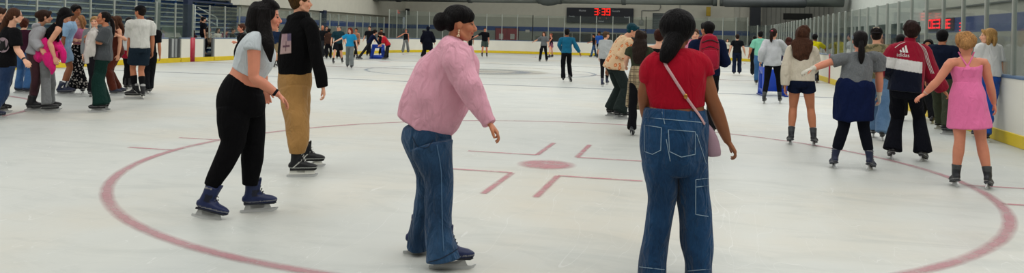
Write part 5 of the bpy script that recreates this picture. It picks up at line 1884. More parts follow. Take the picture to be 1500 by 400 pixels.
# ================================================================== right hand group
def group_right():
    P = person
    # bending man, banana print shirt
    P('man in orange fruit print shirt with teal dyed hair, stooping forward', feet=((895, 170), (907, 174)), top=35, face=62, hface=95, fem=False, skin='light', k=1.02, vox=.008,
      J={'pel': (900, 95), 'neck': (918, 54), 'head': (927, 45), 'er': (908, 84, -.2), 'wr': (922, 84, -.25)}, nod=18, shoes='black', toes=(80, 85),
      pants=dict(kind='wide', col='#27302f', s=1.0), shirt=dict(sl=1.0, hem=-.12, flare=.07, off=.03, sw=.03, mat=fabric('#dfc09c', pattern='orange', col2='#c8682c'), fold=.012), hair=dict(kind='short', col='#0c3f4c', vol=1.05, fringe=2))
    P('woman with long brown hair, olive tee and plaid skirt, seen from behind', feet=((925, 199), (944, 182)), top=45, face=5, hface=20, vox=.008, skin='light',
      J={'el': (918, 86, .05), 'wl': (917, 96, .25)}, lift=(None, .5), shoes='grey', toes=((5, 25), (5, 20)),
      shirt=dict(col='#3c4233', sl=.6, hem=.05, off=.018, sw=.02, fold=.01), pants=dict(kind='straight', col='#121216', name='leggings', s=.85), hair=dict(kind='wavy', col='#2c211c', len=.36),
      skirt=dict(t=.30, z=.40, r1=.235, off=.02, mat=fabric('#ab9a7c', pattern='plaid', fold=.5)))
    P('woman with auburn hair and bare shoulders, mostly hidden by the red tee', feet=((957, 188), (968, 189)), top=43, face=10, vox=.009, skin='fair', shoes='black',
      shirt=dict(col='#1b1719', sl=0, top=.86), pants=dict(kind='straight', col='#16171b'), hair=dict(kind='short', col='#3d1e16', vol=1.08))
    i = P('man in navy jacket wearing a red backpack, skating away', feet=((1024, 199), (1043, 201)), top=31, face=352, hface=318, fem=False, skin='tan', vox=.008, shoes='black', arms=('bent', 'bent'), fat=1.08,
          shirt=dict(col='#141f3c', sl=1.95, hem=-.1, off=.028, sw=.026), pants=dict(kind='straight', col='#17171b', s=.9), hair=dict(kind='short', col='#0e0c0d', vol=1.06))
    # the backpack
    c = i['pel'].lerp(i['neck'], .62) - i['front'] * .20
    g = root('backpack', tuple(c), 'red backpack on the back of the man in navy', 'backpack')
    F, R, U = i['front'], i['R'], UP
    red = fabric('#9f1c34', fold=.4)
    b = bmesh.new()
    tube(b, [c - U * .27, c - U * .24, c - U * .05, c + U * .12, c + U * .22, c + U * .25], [(.11, .06), (.145, .095), (.15, .105), (.14, .09), (.10, .065), (.05, .03)], R, n=24, sub=3, sq=.75)
    obj('pack_body', fused(b, .008, 3), red, g)
    b = bmesh.new()
    tube(b, [c - U * .22 - F * .09, c - U * .1 - F * .115, c + U * .01 - F * .10], [(.11, .03), (.12, .035), (.10, .025)], R, n=20, sub=3, sq=.7)
    obj('front_pocket', fused(b, .008, 3), fabric('#a81f3a', fold=.4), g)
    for z in (.03, .13):
        b = bmesh.new()
        tube(b, [c - R * .12 + U * z - F * .075, c + U * (z + .04) - F * .10, c + R * .12 + U * z - F * .075], [.007] * 3, UP, n=6, sub=4)
        obj('zipper', b, plain('zip_black', '#141416', rough=.6), g)
    for s in (-1, 1):
        b = bmesh.new()
        n = i['neck']
        sh_ = i['Ls'] if s < 0 else i['Rs']
        a = n.lerp(sh_, .55)
        tube(b, [c + R * s * .08 + U * .22 + F * .03, a + U * .055 - F * .05, a + U * .062, a + U * .02 + F * .09, a - U * .12 + F * .15], [(.030, .009)] * 5, R, n=10, sub=4)
        obj('strap', b, red, g)
    P('person in pink top standing in front of the backpack man', feet=((1011, 166), (1020, 166)), top=42, face=180, vox=.012, skin='fair', shoes='black', shirt=dict(col='#d98ca6', sl=1.9, off=.03, hood=1), pants=dict(kind='straight', col='#20222a'), hair=dict(kind='short', col='#5b4334'))
    P('skater in black tee and navy trousers, seen from behind at mid rink', feet=((1075, 110), (1083, 110)), top=50, face=0, vox=.011, skin='fair', shoes='black', arms=('loose', 'loose'), arm_r=1.1, fat=1.08,
      shirt=dict(col='#14171c', sl=.6, off=.02), pants=dict(kind='straight', col='#18233a', s=.95), hair=dict(kind='short', col='#2a1c16', vol=1.08))
    P('person in pale top and black trousers standing by the far boards', feet=((1063, 89.5), (1067, 89.5)), top=57, face=180, vox=.016, skin='light', shoes='black', shirt=dict(col='#c7c1b2', sl=.6), pants=dict(kind='straight', col=BLACK), hair=dict(kind='long', col='#191312'))
    P('tall skater in mint tee and blue jeans with black hair', feet=((1108, 124), (1116, 122)), top=45, face=350, fem=False, vox=.010, skin='tan', shoes='black', arms=('loose', 'down'), shirt=dict(col='#7fc3ab', sl=.8, off=.03, sw=.03, hem=-.12), pants=dict(kind='straight', col='#24476c', mat=fabric('#24476c', pattern='denim', col2='#3f6a94')), hair=dict(kind='short', col='#121013', vol=1.08))
    P('skater in black beyond the mint tee, only partly showing', feet=((1102, 112), (1107, 112)), top=52, face=0, vox=.013, skin='tan', shoes='black', shirt=dict(col=BLACK, sl=.6), pants=dict(kind='straight', col=BLACK), hair=dict(kind='short', col='#141012'))
    i = P('woman in baggy pale grey sweatshirt and black leggings, ponytail with red scrunchie', feet=((1119, 152), (1142, 151.5)), top=41, face=8, hface=20, vox=.008, skin='light', shoes='grey',
          J={'el': (1117, 76), 'wl': (1114, 90, .12), 'er': (1151, 72, .02), 'wr': (1150, 80, .25)}, shirt=dict(col='#b9bcc0', sl=1.95, hem=-.16, off=.03, sw=.036, loose=1.0, fold=.013, cuff=.8), pants=dict(kind='skinny', col='#101116', name='leggings'),
          hair=dict(kind='pony', col='#2b1a17', len=.22, ph=.05), socks=('#c9cbd0', 1.7))
    b = bmesh.new(); ball(b, i['HP'](-.115, 0, .055), (.03, .035, .022)); obj('scrunchie', b, fabric('#b3475a'), i['root'])
    c = gnd(1131, 140)
    skating_aid((c.x, c.y, 0), YAW * .5, 'blue plastic skating aid pushed by the woman in the pale grey sweatshirt', .95)
    P('woman with auburn hair in navy, half hidden behind the cream blouse', feet=((1150, 139), (1157, 139)), top=55, face=10, vox=.011, skin='fair', shoes='black', shirt=dict(col='#1c2647', sl=1.9, off=.03), pants=dict(kind='straight', col='#1b2a4a'), hair=dict(kind='wavy', col='#40201a', len=.2))
    P('woman with wavy brown hair in a cream blouse and navy shorts', feet=((1159, 212), (1191, 214)), top=40, face=0, vox=.007, skin='tan', shoes='grey', detail=1, toes=((-12, 12), (12, 12)), J={'pel': (1174, 116), 'el': (1152, 100), 'wl': (1150, 126), 'er': (1196, 95, .02), 'wr': (1192, 104, .28)},
      legr=1.08, shirt=dict(col='#c2baa9', sl=1.95, hem=-.04, off=.024, sw=.022, loose=.9, fold=.012, mat=fabric('#cfc7b6', fold=.7, vary=.04), collar=1), pants=dict(kind='shorts', col='#131c33', len=.36, s=1.02, name='shorts'), hair=dict(kind='wavy', col='#4a2f22', len=.26, vol=1.22, w=1.25, mess=1.8), socks=('#c6c4bf', 1.72))
    P('skater in yellow tee holding on to the right hand boards', feet=((1189, 117), (1196, 121.5)), top=50, face=20, fem=False, vox=.010, skin='brown', shoes='grey', J={'er': (1208, 70, .1), 'wr': (1212, 78, .0)}, shirt=dict(col='#d6cc16', sl=.8, off=.028, sw=.03), pants=dict(kind='straight', col='#15161c', s=.9), hair=dict(kind='curly', col='#121013', vol=1.12))
    P('woman in grey tee and white gloves with navy jacket tied round her waist', feet=((1223, 247), (1273, 250)), top=47, face=352, vox=.0065, skin='flush', shoes='rental', detail=1, toes=((-14, 12), (18, 14)), fat=1.10, shrink=.95,
      J={'pel': (1251, 128), 'neck': (1259, 76), 'shl': (1235, 86), 'shr': (1285, 85), 'el': (1213, 92, .03), 'wl': (1189, 101, -.02), 'er': (1288, 112), 'wr': (1288, 139, .06), 'knl': (1236, 185), 'knr': (1265, 185)}, arm_r=1.15,
      hands=({'d': (-12, 5), 'n': 'down', 'th': 'right'}, None), gloves=('#c9c5b9', 1, 1),
      shirt=dict(col='#5f6366', sl=.72, hem=.12, off=.022, sw=.024, loose=.8, fold=.014, mat=fabric('#63676a', pattern='heather', col2='#6d7174', fold=.6)),
      pants=dict(kind='skinny', col='#10131d', name='leggings', s=1.06), skirt=dict(t=.20, z=.58, r1=.25, off=.045, col='#0e1a3d', name='tied_jacket', fold=.016),
      hair=dict(kind='pony', col='#151213', len=.26, vol=1.06, ph=.0), cap=dict(kind='band', col='#6f7a84'), socks=('#c9c5b9', 1.86))
    P('person in camouflage jacket, jeans and dark cap turned backwards', feet=((1279, 201), (1292, 206)), top=38, face=5, fem=False, vox=.008, skin='light', shoes='black', fat=1.04,
      J={'neck': (1284, 64)}, shirt=dict(sl=1.95, hem=-.08, off=.035, sw=.035, mat=fabric('#8a7f60', pattern='camo', col2='#5d5a41'), fold=.012), pants=dict(kind='wide', s=.82, mat=fabric('#4b6a8c', pattern='denim', col2='#6f8cab')), hair=dict(kind='short', col='#1c1512'), cap=dict(kind='cap', back=True, col='#1a1719', front='#a79a86'))
    hero_adidas()
    P('person with black hair in black behind the red and navy track jacket', feet=((1311, 176), (1322, 177)), top=51, face=0, vox=.011, skin='tan', shoes='black', shirt=dict(col=BLACK, sl=.6), pants=dict(kind='straight', col=BLACK), hair=dict(kind='short', col='#0f0d10', vol=1.1))
    P('dark haired person facing the camera between the track jacket and navy tee', feet=((1350, 174), (1366, 181)), top=58, face=190, vox=.011, skin='tan', shoes='black', shirt=dict(col='#1b1c22', sl=1.9), pants=dict(kind='straight', col=BLACK), hair=dict(kind='long', col='#120f10', len=.25))
    P('skater in loose navy tee and olive trousers with short black hair', feet=((1377, 189), (1387, 197)), top=40, face=12, fem=False, vox=.008, skin='tan', shoes='black', detail=1, fat=1.05, toes=(60, 70), J={'pel': (1379, 110)},
      shirt=dict(col='#131b2e', sl=.9, hem=-.12, off=.04, sw=.045, fold=.012), pants=dict(kind='straight', col='#3d4234', s=1.0), hair=dict(kind='short', col='#0e0c0e', vol=1.1))
    hero_pink_dress()
    P('blonde woman in white tee and blue trousers leaning at the boards, looking left', feet=((1434, 204), (1443, 208)), top=40, face=318, hface=268, vox=.007, skin='fair', shoes='rental', detail=1, toes=(330, 330),
      J={'pel': (1449, 112), 'neck': (1449, 63), 'head': (1447, 53), 'el': (1434, 88, .02), 'wl': (1437, 106, .12)}, shirt=dict(col='#d5d6d6', sl=.72, hem=.02, off=.026, sw=.035, loose=.7, fold=.01), pants=dict(kind='straight', col='#1d4fa0', s=.95), hair=dict(kind='bob', col='#b08a56', vol=1.03))
    # outside, behind the glass
    for px, x, top, lab, col, hc, fc in ((1246, 7.4, 49, 'dark haired woman in white standing behind the right hand glass', '#cfd0d2', '#1d1514', 250), (1221, 7.4, 62, 'small figure in dark clothes behind the right hand glass', '#22252b', '#171315', 200),
                                     (1292, 7.4, 52, 'person in brown behind the glass, right of the backwards cap', '#6a5c4c', '#5d4837', 200)):
        p = on_x(px, 60, x)
        ztop = on_x(px, top, x).z
        P(lab, world=(p.x, p.y, -.04), k=(ztop + .04) / 1.72, face=fc, vox=.011, shoes=None, shirt=dict(col=col, sl=1.9), pants=dict(kind='straight', col='#22242c'), hair=dict(kind='long', col=hc, len=.2))

def hero_adidas():
    red, navy, wh = np.array(lin('#8f1830')), np.array(lin('#0e1426')), np.array(lin('#cfcfcd'))
    def pt(base):
        def fn(co, c):
            z = co[:, 2]
            zb0 = unp(1325, 87, 9.9).z; zb1 = unp(1325, 103, 9.9).z
            # position on the picture axis x relative to the body, to tell sleeves from the trunk
            w = co + np.array(base)
            a = (w - np.array(CAM)) @ np.array(RT)
            d = (w - np.array(CAM)) @ np.array(FW)
            px = 750 + a / d * F_PX
            trunk = (px > 1297) & (px < 1346 + (z < zb0) * 6) 
            slope = (px - 1325) * .0011
            zz = z + slope
            c[:, :3] = red
            m = trunk & (zz < zb0)
            c[m, :3] = wh
            m = trunk & (zz < zb1)
            c[m, :3] = navy
        return fn
    i = person('person in red, white and navy track jacket and black flared trousers', feet=((1307, 234), (1350, 237)), top=34, face=8, fem=True, vox=.006, skin='tan', shoes='black', detail=1, toes=((-10, 15), (15, 18)), fat=1.04,
               J={'pel': (1326, 128), 'neck': (1333, 60), 'head': (1336, 45), 'shl': (1309, 72), 'shr': (1354, 74), 'el': (1299, 98, .05), 'wl': (1308, 112, .26), 'er': (1364, 110, .02), 'wr': (1381, 132, .05)},
               hands=(None, {'d': (6, 6)}),
               shirt=dict(col='#8f1830', sl=1.95, hem=-.08, off=.038, sw=.05, loose=1.0, fold=.010, paint=pt, name='track_jacket', collar=1, cuff=.75), pants=dict(kind='flare', col='#0f1119', s=1.0), hair=dict(kind='curly', col='#2a1a17', vol=1.12, mess=.8))
    w = plain('print_white', '#d9d9d6', rough=.8)
    # three stripes down the right sleeve and over the shoulders
    for k in range(3):
        o = k * 2.0
        on_surface_line('sleeve_stripe', i, ('track_jacket',), [(1344 + o * .6, 62 + o * .4), (1352 + o, 73), (1358 + o, 92), (1364 + o, 108)], .0035, w)
    on_surface_line('shoulder_stripe', i, ('track_jacket',), [(1311, 70), (1318, 65), (1326, 62)], .004, w)
    surface_text('lettering', i, ('track_jacket',), 'adidas', 1322.5, 80.5, 19, 5.5, w, slope=.10)
    polys = []
    for k, (x, h) in enumerate(((1317.5, 4), (1321.5, 7.5), (1325.5, 11))):
        yb = 77 + (x - 1322) * .10
        polys.append([(x - .2, yb - h + 1.2), (x + 1.9, yb - h), (x + 4.4 + h * .05, yb), (x + 1.2, yb)])
    surface_poly('emblem', i, ('track_jacket',), polys, w)
    return i

def hero_pink_dress():
    i = person('woman in short pink slip dress with blonde bun, seen from behind', feet=((1401, 274), (1446, 278)), top=50, face=0, vox=.006, skin='flush', shoes='grey', detail=1, toes=((-16, 14), (10, 16)), fat=1.06,
               J={'pel': (1417, 142), 'neck': (1415, 82), 'head': (1415, 64), 'shl': (1393, 92), 'shr': (1441, 92), 'el': (1374, 118, .04), 'wl': (1354, 138, .12), 'er': (1450, 124), 'wr': (1456, 152, .05), 'knl': (1406, 205), 'knr': (1437, 205)},
               arm_r=1.12, hands=({'d': (-10, 6), 'n': 'down'}, {'d': (3, 12)}), legr=1.02,
               shirt=dict(col='#d96ea0', sl=0, hem=-.05, top=.80, off=.012, mat=fabric('#de74a4', fold=.4, vary=.04), name='dress_top', fold=.004),
               skirt=dict(t=.36, z=.635, r1=.232, off=.014, mat=fabric('#de74a4', fold=.45, vary=.04), name='dress_skirt', fold=.007), socks=('#15161a', 1.83),
               hair=dict(kind='none', col='#a87d50', mess=1.2, messy=True, more=lambda bm, HP, kh: (ball(bm, HP(-.026, 0, .035), (.112 * kh, .096 * kh, .100 * kh)), ball(bm, HP(-.090, .0, .0), (.065 * kh, .072 * kh, .07 * kh)))))
    p = fabric('#de74a4', fold=.3)
    for pts in ([(1404, 76), (1412, 90), (1417, 97)], [(1427, 76), (1422, 88), (1417, 97)]):
        on_surface_line('dress_strap', i, ('body', 'dress_top'), pts, .008, p, off=.004)
    surface_poly('dress_back', i, ('body', 'dress_top'), [[(1408, 112), (1412, 102), (1415, 96), (1419, 96), (1422, 102), (1427, 112)]], p, off=.010)
    A = i['A'][0]
    b = bmesh.new(); d = (A[2] - A[1]).normalized(); tube(b, [A[2] - d * .03, A[2] - d * .022], [.028] * 2, UP, n=14, sub=1)
    obj('bracelet', b, plain('bracelet_pale', '#c9c3ba', metal=.4), i['root'])
    return i

# ================================================================== left hand group
def group_left():
    P = person
    P('brown haired person at the left edge, behind the black cat tee', feet=((-8, 165), (-2, 165)), top=10, face=80, vox=.010, skin='light', shoes='black', shirt=dict(col='#1a1a1f', sl=.6), pants=dict(kind='straight', col='#20222a'), hair=dict(kind='short', col='#3a261c', vol=1.05))
    i = P('woman in black cat print tee with glasses and long brown ponytail', feet=((-24, 172), (-12, 176)), top=9, face=72, hface=88, vox=.007, skin='fair', shoes='rental', k=1.0,
          J={'pel': (8, 91), 'neck': (17, 40), 'head': (22, 23), 'er': (25, 72, -.15), 'wr': (36, 88, -.2), 'knl': (4, 135, .05), 'knr': (2, 138, -.05)}, fat=1.1, arm_r=1.1,
          shirt=dict(col='#101013', sl=.8, hem=-.12, off=.03, sw=.035, fold=.011), pants=dict(kind='straight', mat=fabric('#1c2c48', pattern='denim', col2='#2c4468'), name='jeans'), hair=dict(kind='none', col='#4c3022', more=lambda bm, HP, kh: (
              ball(bm, HP(-.020, 0, .036), (.103 * kh, .086 * kh, .090 * kh)), ball(bm, HP(-.05, 0, -.01), (.066 * kh, .075 * kh, .07 * kh)),
              seg_loft(bm, [(10, 20, 20, 22, .06, 0), (4, 30, 14, 35, .05, 0), (0, 42, 9, 46, .05, 0), (-3, 56, 4, 58, .03, 0)], Z=12.2, n=14))))
    HP = i['HP']
    b = bmesh.new()
    for s in (-1, 1):
        pts = [HP(.098 + 0, s * .032 + .022 * math.cos(a), .006 + .017 * math.sin(a)) for a in [k * PI / 5 for k in range(11)]]
        tube(b, pts, [.0022] * 11, UP, n=6, sub=2)
        tube(b, [HP(.095, s * .054, .012), HP(.0, s * .080, .010)], [.0022] * 2, UP, n=6, sub=1)
    tube(b, [HP(.100, -.010, .010), HP(.100, .010, .010)], [.0022] * 2, UP, n=6, sub=1)
    obj('glasses', b, plain('glasses_frame', '#3a2a2a', rough=.4), i['root'])
    # print on the tee: pale disc with a black cat
    pale = plain('print_pale', '#97848c', rough=.9)
    surface_poly('print_disc', i, ('shirt',), [[(5 + 9 * math.cos(a), 66 + 11 * math.sin(a)) for a in [k * PI / 10 for k in range(20)]]], pale, off=.012)
    surface_poly('print_cat', i, ('shirt',), [[(-1, 71), (0, 66), (2, 63), (1.5, 58.5), (3.6, 60.5), (6, 60.5), (8, 58.5), (8, 64), (9, 70), (11, 66), (12, 62), (13, 63), (12.5, 68), (10, 73), (4, 74)]], plain('print_black', '#0d0d0f', rough=.9), off=.016)
    A = i['A'][1]
    b = bmesh.new(); d = (A[2] - A[1]).normalized(); tube(b, [A[2] - d * .04, A[2] - d * .015], [.032] * 2, UP, n=14, sub=1)
    obj('wristwatch', b, plain('watch_black', '#191a20'), i['root'])
    P('person with auburn hair in maroon tee and jeans beyond the front row', feet=((27, 136), (39, 137)), top=27, face=20, vox=.010, skin='fair', shoes='rental', toes=(90, 90), arms=('down', 'loose'), shirt=dict(col='#3b1c2c', sl=.8, off=.026, sw=.03), pants=dict(kind='straight', mat=fabric('#2a4d78', pattern='denim', col2='#4870a0'), name='jeans'), hair=dict(kind='curly', col='#4a2318', vol=1.12))
    P('woman in pale grey hoodie and maroon leggings with pinned up brown hair', feet=((47, 163), (46, 162)), top=13, face=80, hface=82, vox=.008, skin='light', shoes='black', k=.97,
      J={'pel': (52, 79), 'neck': (58, 38), 'head': (66, 25), 'er': (50, 60, -.16), 'wr': (60, 72, -.2), 'knr': (52, 118, -.04), 'knl': (54, 118, .08)}, toes=(88, 88), shirt=dict(col='#a7a8ad', sl=1.95, hem=.02, off=.034, sw=.035, hood=1, fold=.012, name='hoodie'),
      pants=dict(kind='skinny', col='#4a2f36', name='leggings', s=1.05), hair=dict(kind='bun', col='#36241c', bun=(-.10, 0, .03), bs=1.2, vol=1.04, messy=True, mess=.6))
    i = P('woman in black vest bending forward, hot pink shirt knotted over grey joggers', feet=((72, 161), (68, 165)), top=15, face=84, hface=88, vox=.0075, skin='light', shoes='black', detail=1, k=.98,
          J={'pel': (67, 76), 'neck': (86, 35), 'head': (96, 23), 'shr': (86, 43, -.15), 'er': (73, 62, -.2), 'wr': (80, 84, -.22), 'knr': (67, 115, -.05), 'knl': (74, 115, .08)}, nod=35, toes=(90, 92), arm_r=1.05,
          shirt=dict(col='#0f0f12', sl=0, hem=.05, off=.014, name='vest'), pants=dict(kind='straight', col='#7d8082', s=1.0, name='joggers'),
          hair=dict(kind='long', col='#0c0a0d', len=.42, hang=1, sides=1, vol=1.08))
    b = bmesh.new()
    seg_loft(b, [(58, 54, 80, 60, .14, 0), (53, 68, 90, 72, .19, 0), (50, 84, 94, 82, .20, 0), (51, 89, 94, 86, .18, 0)], Z=i['Z0'], n=26)
    seg_loft(b, [(60, 78, 86, 78, .05, -.17), (66, 90, 84, 90, .04, -.19), (72, 100, 80, 99, .02, -.19), (74, 109, 77, 109, .008, -.19)], Z=i['Z0'], n=14)
    seg_loft(b, [(84, 66, 92, 70, .06, -.1), (88, 78, 97, 80, .05, -.1), (90, 92, 95, 92, .03, -.1)], Z=i['Z0'], n=14)
    me = fused(b, .008, 3); folds(me, .022, scale=30, seed=9, zs=.3)
    obj('knotted_shirt', me, fabric('#e0267f', fold=.6, vary=.05), i['root'])
    P('tall person with black hair in light blue shirt and denim shorts', feet=((90, 140), (95, 139)), top=7, face=100, hface=150, fem=False, fat=.95, vox=.010, skin='brown', shoes='rental', toes=(95, 95), J={'head': (112, 16), 'neck': (104, 30)}, socks=('#d8d8d8', 1.7),
      shirt=dict(col='#8fb0d0', sl=.8, off=.03), pants=dict(kind='shorts', len=.7, mat=fabric('#6d87a3', pattern='denim', col2='#8aa3bb')), hair=dict(kind='short', col='#0d0b0d', vol=1.14))
    P('blonde braided woman with folded arms in pink top and black floral trousers', feet=((108, 137), (122, 137)), top=22, face=190, hface=235, vox=.009, skin='light', shoes='black', arms=('cross', 'cross'),
      shirt=dict(col='#c77a9c', sl=.0, hem=.28, top=.86, off=.014, name='crop_top'), pants=dict(kind='wide', s=.95, mat=fabric('#121316', pattern='floral', col2='#b9b3ad')), hair=dict(kind='long', col='#9a6f4a', len=.2, sides=1))
    i = P('smiling woman in charcoal tee and dark green trousers hugging a white towel', feet=((152, 161), (147, 164)), top=16, face=272, hface=262, vox=.007, skin='tan', smile=True, shoes='black', detail=1, toes=(272, 270),
          J={'pel': (150, 82), 'neck': (155, 38), 'head': (151, 27), 'shl': (155, 46, -.14), 'el': (147, 63, -.2), 'wl': (132, 56, -.16), 'wr': (134, 62, .1)}, fat=1.05,
          shirt=dict(col='#4c5054', sl=.9, hem=-.12, off=.034, sw=.045, fold=.012), pants=dict(kind='wide', col='#17342f', s=.95), hair=dict(kind='pony', col='#171112', len=.34, ph=.0, vol=1.0))
    # the towel is held: a thing of its own
    b = bmesh.new()
    Z = i['Z0'] - .22
    seg_loft(b, [(129, 49, 143, 46, .04, 0), (127, 54, 143, 54, .05, 0), (126, 62, 139, 65, .045, 0), (124, 72, 139, 77, .04, 0), (124, 80, 138, 85, .022, 0)], Z=Z, n=20)
    seg_loft(b, [(127, 60, 133, 60, .03, -.04), (124, 74, 131, 76, .03, -.04), (125, 92, 130, 93, .012, -.03)], Z=Z, n=12)
    seg_loft(b, [(130, 44, 140, 42, .03, .1), (138, 46, 146, 50, .03, .05)], Z=Z, n=12)
    me = fused(b, .008, 3); folds(me, .014, scale=44, seed=12, zs=.2)
    o = obj('towel', me, fabric('#cfcac6', fold=.7), origin=tuple(unp(132, 66, Z)))
    tag(o, 'white towel bundled in the arms of the woman in green trousers', 'towel')
    P('fair haired person in grey behind the woman with the towel', feet=((133, 141), (140, 141)), top=24, face=190, vox=.011, skin='fair', shoes='black', shirt=dict(col='#7f8386', sl=1.9, off=.03), pants=dict(kind='straight', col='#1d1b20'), hair=dict(kind='short', col='#a58458', vol=1.08))
    P('person in rust brown overalls with long hair', feet=((166, 140), (173, 138)), top=21, face=250, hface=262, vox=.010, skin='light', shoes='rental', toes=(60, 60), J={'pel': (170, 75), 'neck': (171, 40), 'er': (184, 58), 'wr': (172, 52, -.2)}, shirt=dict(col='#5b2a1e', sl=0, hem=-.1, top=.8, off=.03, name='bib'),
      pants=dict(kind='straight', col='#562619', s=1.05, name='overalls'), hair=dict(kind='long', col='#4b2f20', len=.3))
    P('dark haired person in white tee and crimson shorts behind the cap wearer', feet=((184, 131), (190, 131)), top=25, face=20, vox=.012, skin='light', shoes='black', shirt=dict(col='#c6c9c8', sl=.8, off=.03), skirt=dict(t=.3, z=.75, r1=.22, col='#98142f'), pants=dict(kind='straight', col=BLACK, s=.8), hair=dict(kind='short', col='#171214'))
    P('young man in white tee, dark shorts and black and white cap', feet=((198, 144), (209, 145)), top=7, face=338, hface=310, fem=False, vox=.008, skin='tan', shoes='hockey', detail=1, toes=(280, 350), J={'el': (190, 57), 'wl': (188, 74)}, socks=('#121215', 1.35),
      shirt=dict(col='#cfcfca', sl=.78, hem=-.06, off=.024, sw=.028, loose=.3, fold=.014), pants=dict(kind='shorts', len=.72, col='#1f2c38', s=1.05), hair=dict(kind='short', col='#1c1512'), cap=dict(kind='cap', col='#16171b', front='#d2d2ce'))
    P('person in black standing right behind the young man in the white tee', feet=((214, 138), (219, 137)), top=26, face=10, fem=False, vox=.011, skin='tan', shoes='black', shirt=dict(col=BLACK, sl=.8), pants=dict(kind='straight', col='#15171c'), hair=dict(kind='short', col='#171214'))

# ================================================================== middle distance
def group_middle():
    P = person
    B = dict(kind='straight', col='#15161b')
    P('person in black top passing behind the crop top woman, arm forward', feet=((349, 119), (356, 121)), top=35, face=250, vox=.010, skin='flush', shoes='black', J={'wl': (346, 62, -.2)}, shirt=dict(col='#131318', sl=.6), pants=B, hair=dict(kind='short', col='#4a2c20', vol=1.08))
    P('person in navy tee and khaki shorts between crop top woman and black hoodie', feet=((402, 98), (407, 98)), top=37, face=200, vox=.013, skin='light', shoes='black', shirt=dict(col='#1b2a44', sl=.7), pants=dict(kind='shorts', len=.8, col='#8a7a5c'), hair=dict(kind='short', col='#181314'))
    P('person in tan jacket at the left end of the dark crowd', feet=((462, 84), (466, 84)), top=39, face=90, vox=.014, skin='light', shoes='black', arms=('bent', 'bent'), shirt=dict(col='#a18a6d', sl=1.9, off=.03), pants=B, hair=dict(kind='short', col='#2a1d18'))
    P('bald person in black with pale striped trousers in the dark crowd', feet=((469, 85), (474, 85)), top=37, face=180, fem=False, vox=.014, skin='tan', shoes='black', arms=('bent', 'down'), shirt=dict(col=BLACK, sl=1.9, off=.03), pants=dict(kind='straight', col='#2a2c31'))
    P('person in black puffer coat in the dark crowd', feet=((475, 82), (480, 82)), top=38, face=170, vox=.014, skin='light', shoes='black', shirt=dict(col='#1a1b20', sl=1.9, off=.04), pants=B, hair=dict(kind='short', col='#131113'))
    P('person in long brown jacket and black trousers in the dark crowd', feet=((478, 87), (484, 87)), top=42, face=10, vox=.013, skin='brown', shoes='black', shirt=dict(col='#3d2a23', sl=1.9, off=.04, hem=-.15), pants=dict(kind='straight', col='#131318'), hair=dict(kind='curly', col='#120f10', vol=1.1))
    P('man with white headband in dark teal tee and black shorts', feet=((501, 92.5), (488, 93.5)), top=37, face=165, fem=False, vox=.010, skin='light', shoes='black', arms=('loose', 'loose'), shirt=dict(col='#1d3a44', sl=.8, off=.035, sw=.03, hem=-.1), pants=dict(kind='shorts', len=.75, col='#17181d', s=1.05), hair=dict(kind='short', col='#2b2019'), cap=dict(kind='band', col='#cfcfcb'), legr=1.05)
    P('person in black cap and dark tee behind the headband man', feet=((494, 86), (499, 86)), top=39, face=190, fem=False, vox=.013, skin='light', shoes='black', shirt=dict(col='#20252b', sl=.8), pants=B, hair=dict(kind='short', col='#141113'), cap=dict(kind='beanie', col='#15161a'))
    P('red haired woman in bright blue tee and grey trousers', feet=((515, 101), (509, 99.5)), top=41, face=185, hface=210, vox=.009, skin='fair', shoes='black', arms=('loose', 'out'), shirt=dict(col='#1f8fc0', sl=.7, off=.024, sw=.025), pants=dict(kind='straight', col='#73797a', s=.95), hair=dict(kind='bob', col='#7b2d1b', vol=1.05))
    P('person in tan vest and black leggings behind the red haired woman', feet=((519, 85), (523, 87)), top=41, face=200, vox=.013, skin='tan', shoes='black', arms=('down', 'down'), shirt=dict(col='#8a6a55', sl=.0, top=.86), pants=dict(kind='skinny', col=BLACK, name='leggings'), hair=dict(kind='short', col='#2b1b18'))
    P('person in black tee standing behind the blue skating aid', feet=((538, 82), (543, 82)), top=38, face=195, vox=.013, fem=False, skin='light', shoes='black', arms=('loose', 'loose'), shirt=dict(col='#16181e', sl=.8), pants=B, hair=dict(kind='short', col='#3a2a20'))
    P('person in navy leaning on the blue skating aid, one leg stretched back', feet=((543, 84), (526, 88)), top=43, face=85, vox=.011, skin='light', shoes='black', k=.95, J={'pel': (541, 63), 'neck': (548, 51), 'head': (550, 47), 'wr': (556, 66), 'wl': (557, 66)}, shirt=dict(col='#141c38', sl=1.9, off=.035), pants=dict(kind='straight', col='#101218', s=.9), hair=dict(kind='curly', col='#17100f', vol=1.1))
    P('person in black cap behind the red tee skater', feet=((556, 81), (560, 81)), top=42, face=190, vox=.014, skin='tan', shoes='black', shirt=dict(col='#16181d', sl=.8), pants=B, hair=dict(kind='short', col='#111111'), cap=dict(kind='beanie', col='#121317'))
    P('skater in red tee with curly brown hair stooping over the blue skating aid', feet=((567, 86), (564, 88)), top=45, face=272, vox=.010, skin='light', shoes='black', k=.97, J={'pel': (568, 66), 'neck': (561, 54), 'head': (557, 50), 'wl': (556, 67, -.1), 'wr': (557, 66, .2)}, nod=15, shirt=dict(col='#b01c2c', sl=.9, off=.04, sw=.035), pants=dict(kind='straight', col='#15161b'), hair=dict(kind='curly', col='#3b1f16', vol=1.15))
    c = gnd(553, 86)
    skating_aid((c.x, c.y, 0), YAW + PI / 2 + .25, 'blue plastic skating aid with the red tee skater behind it', .95)
    P('woman in black vest and baggy grey trousers by the far boards', feet=((598, 78), (590, 78)), top=43, face=180, vox=.013, skin='flush', shoes='black', arms=('down', 'out'), shirt=dict(col='#17171b', sl=0, top=.86), pants=dict(kind='wide', col='#787b7a', s=.95), hair=dict(kind='short', col='#8a4b3c'))
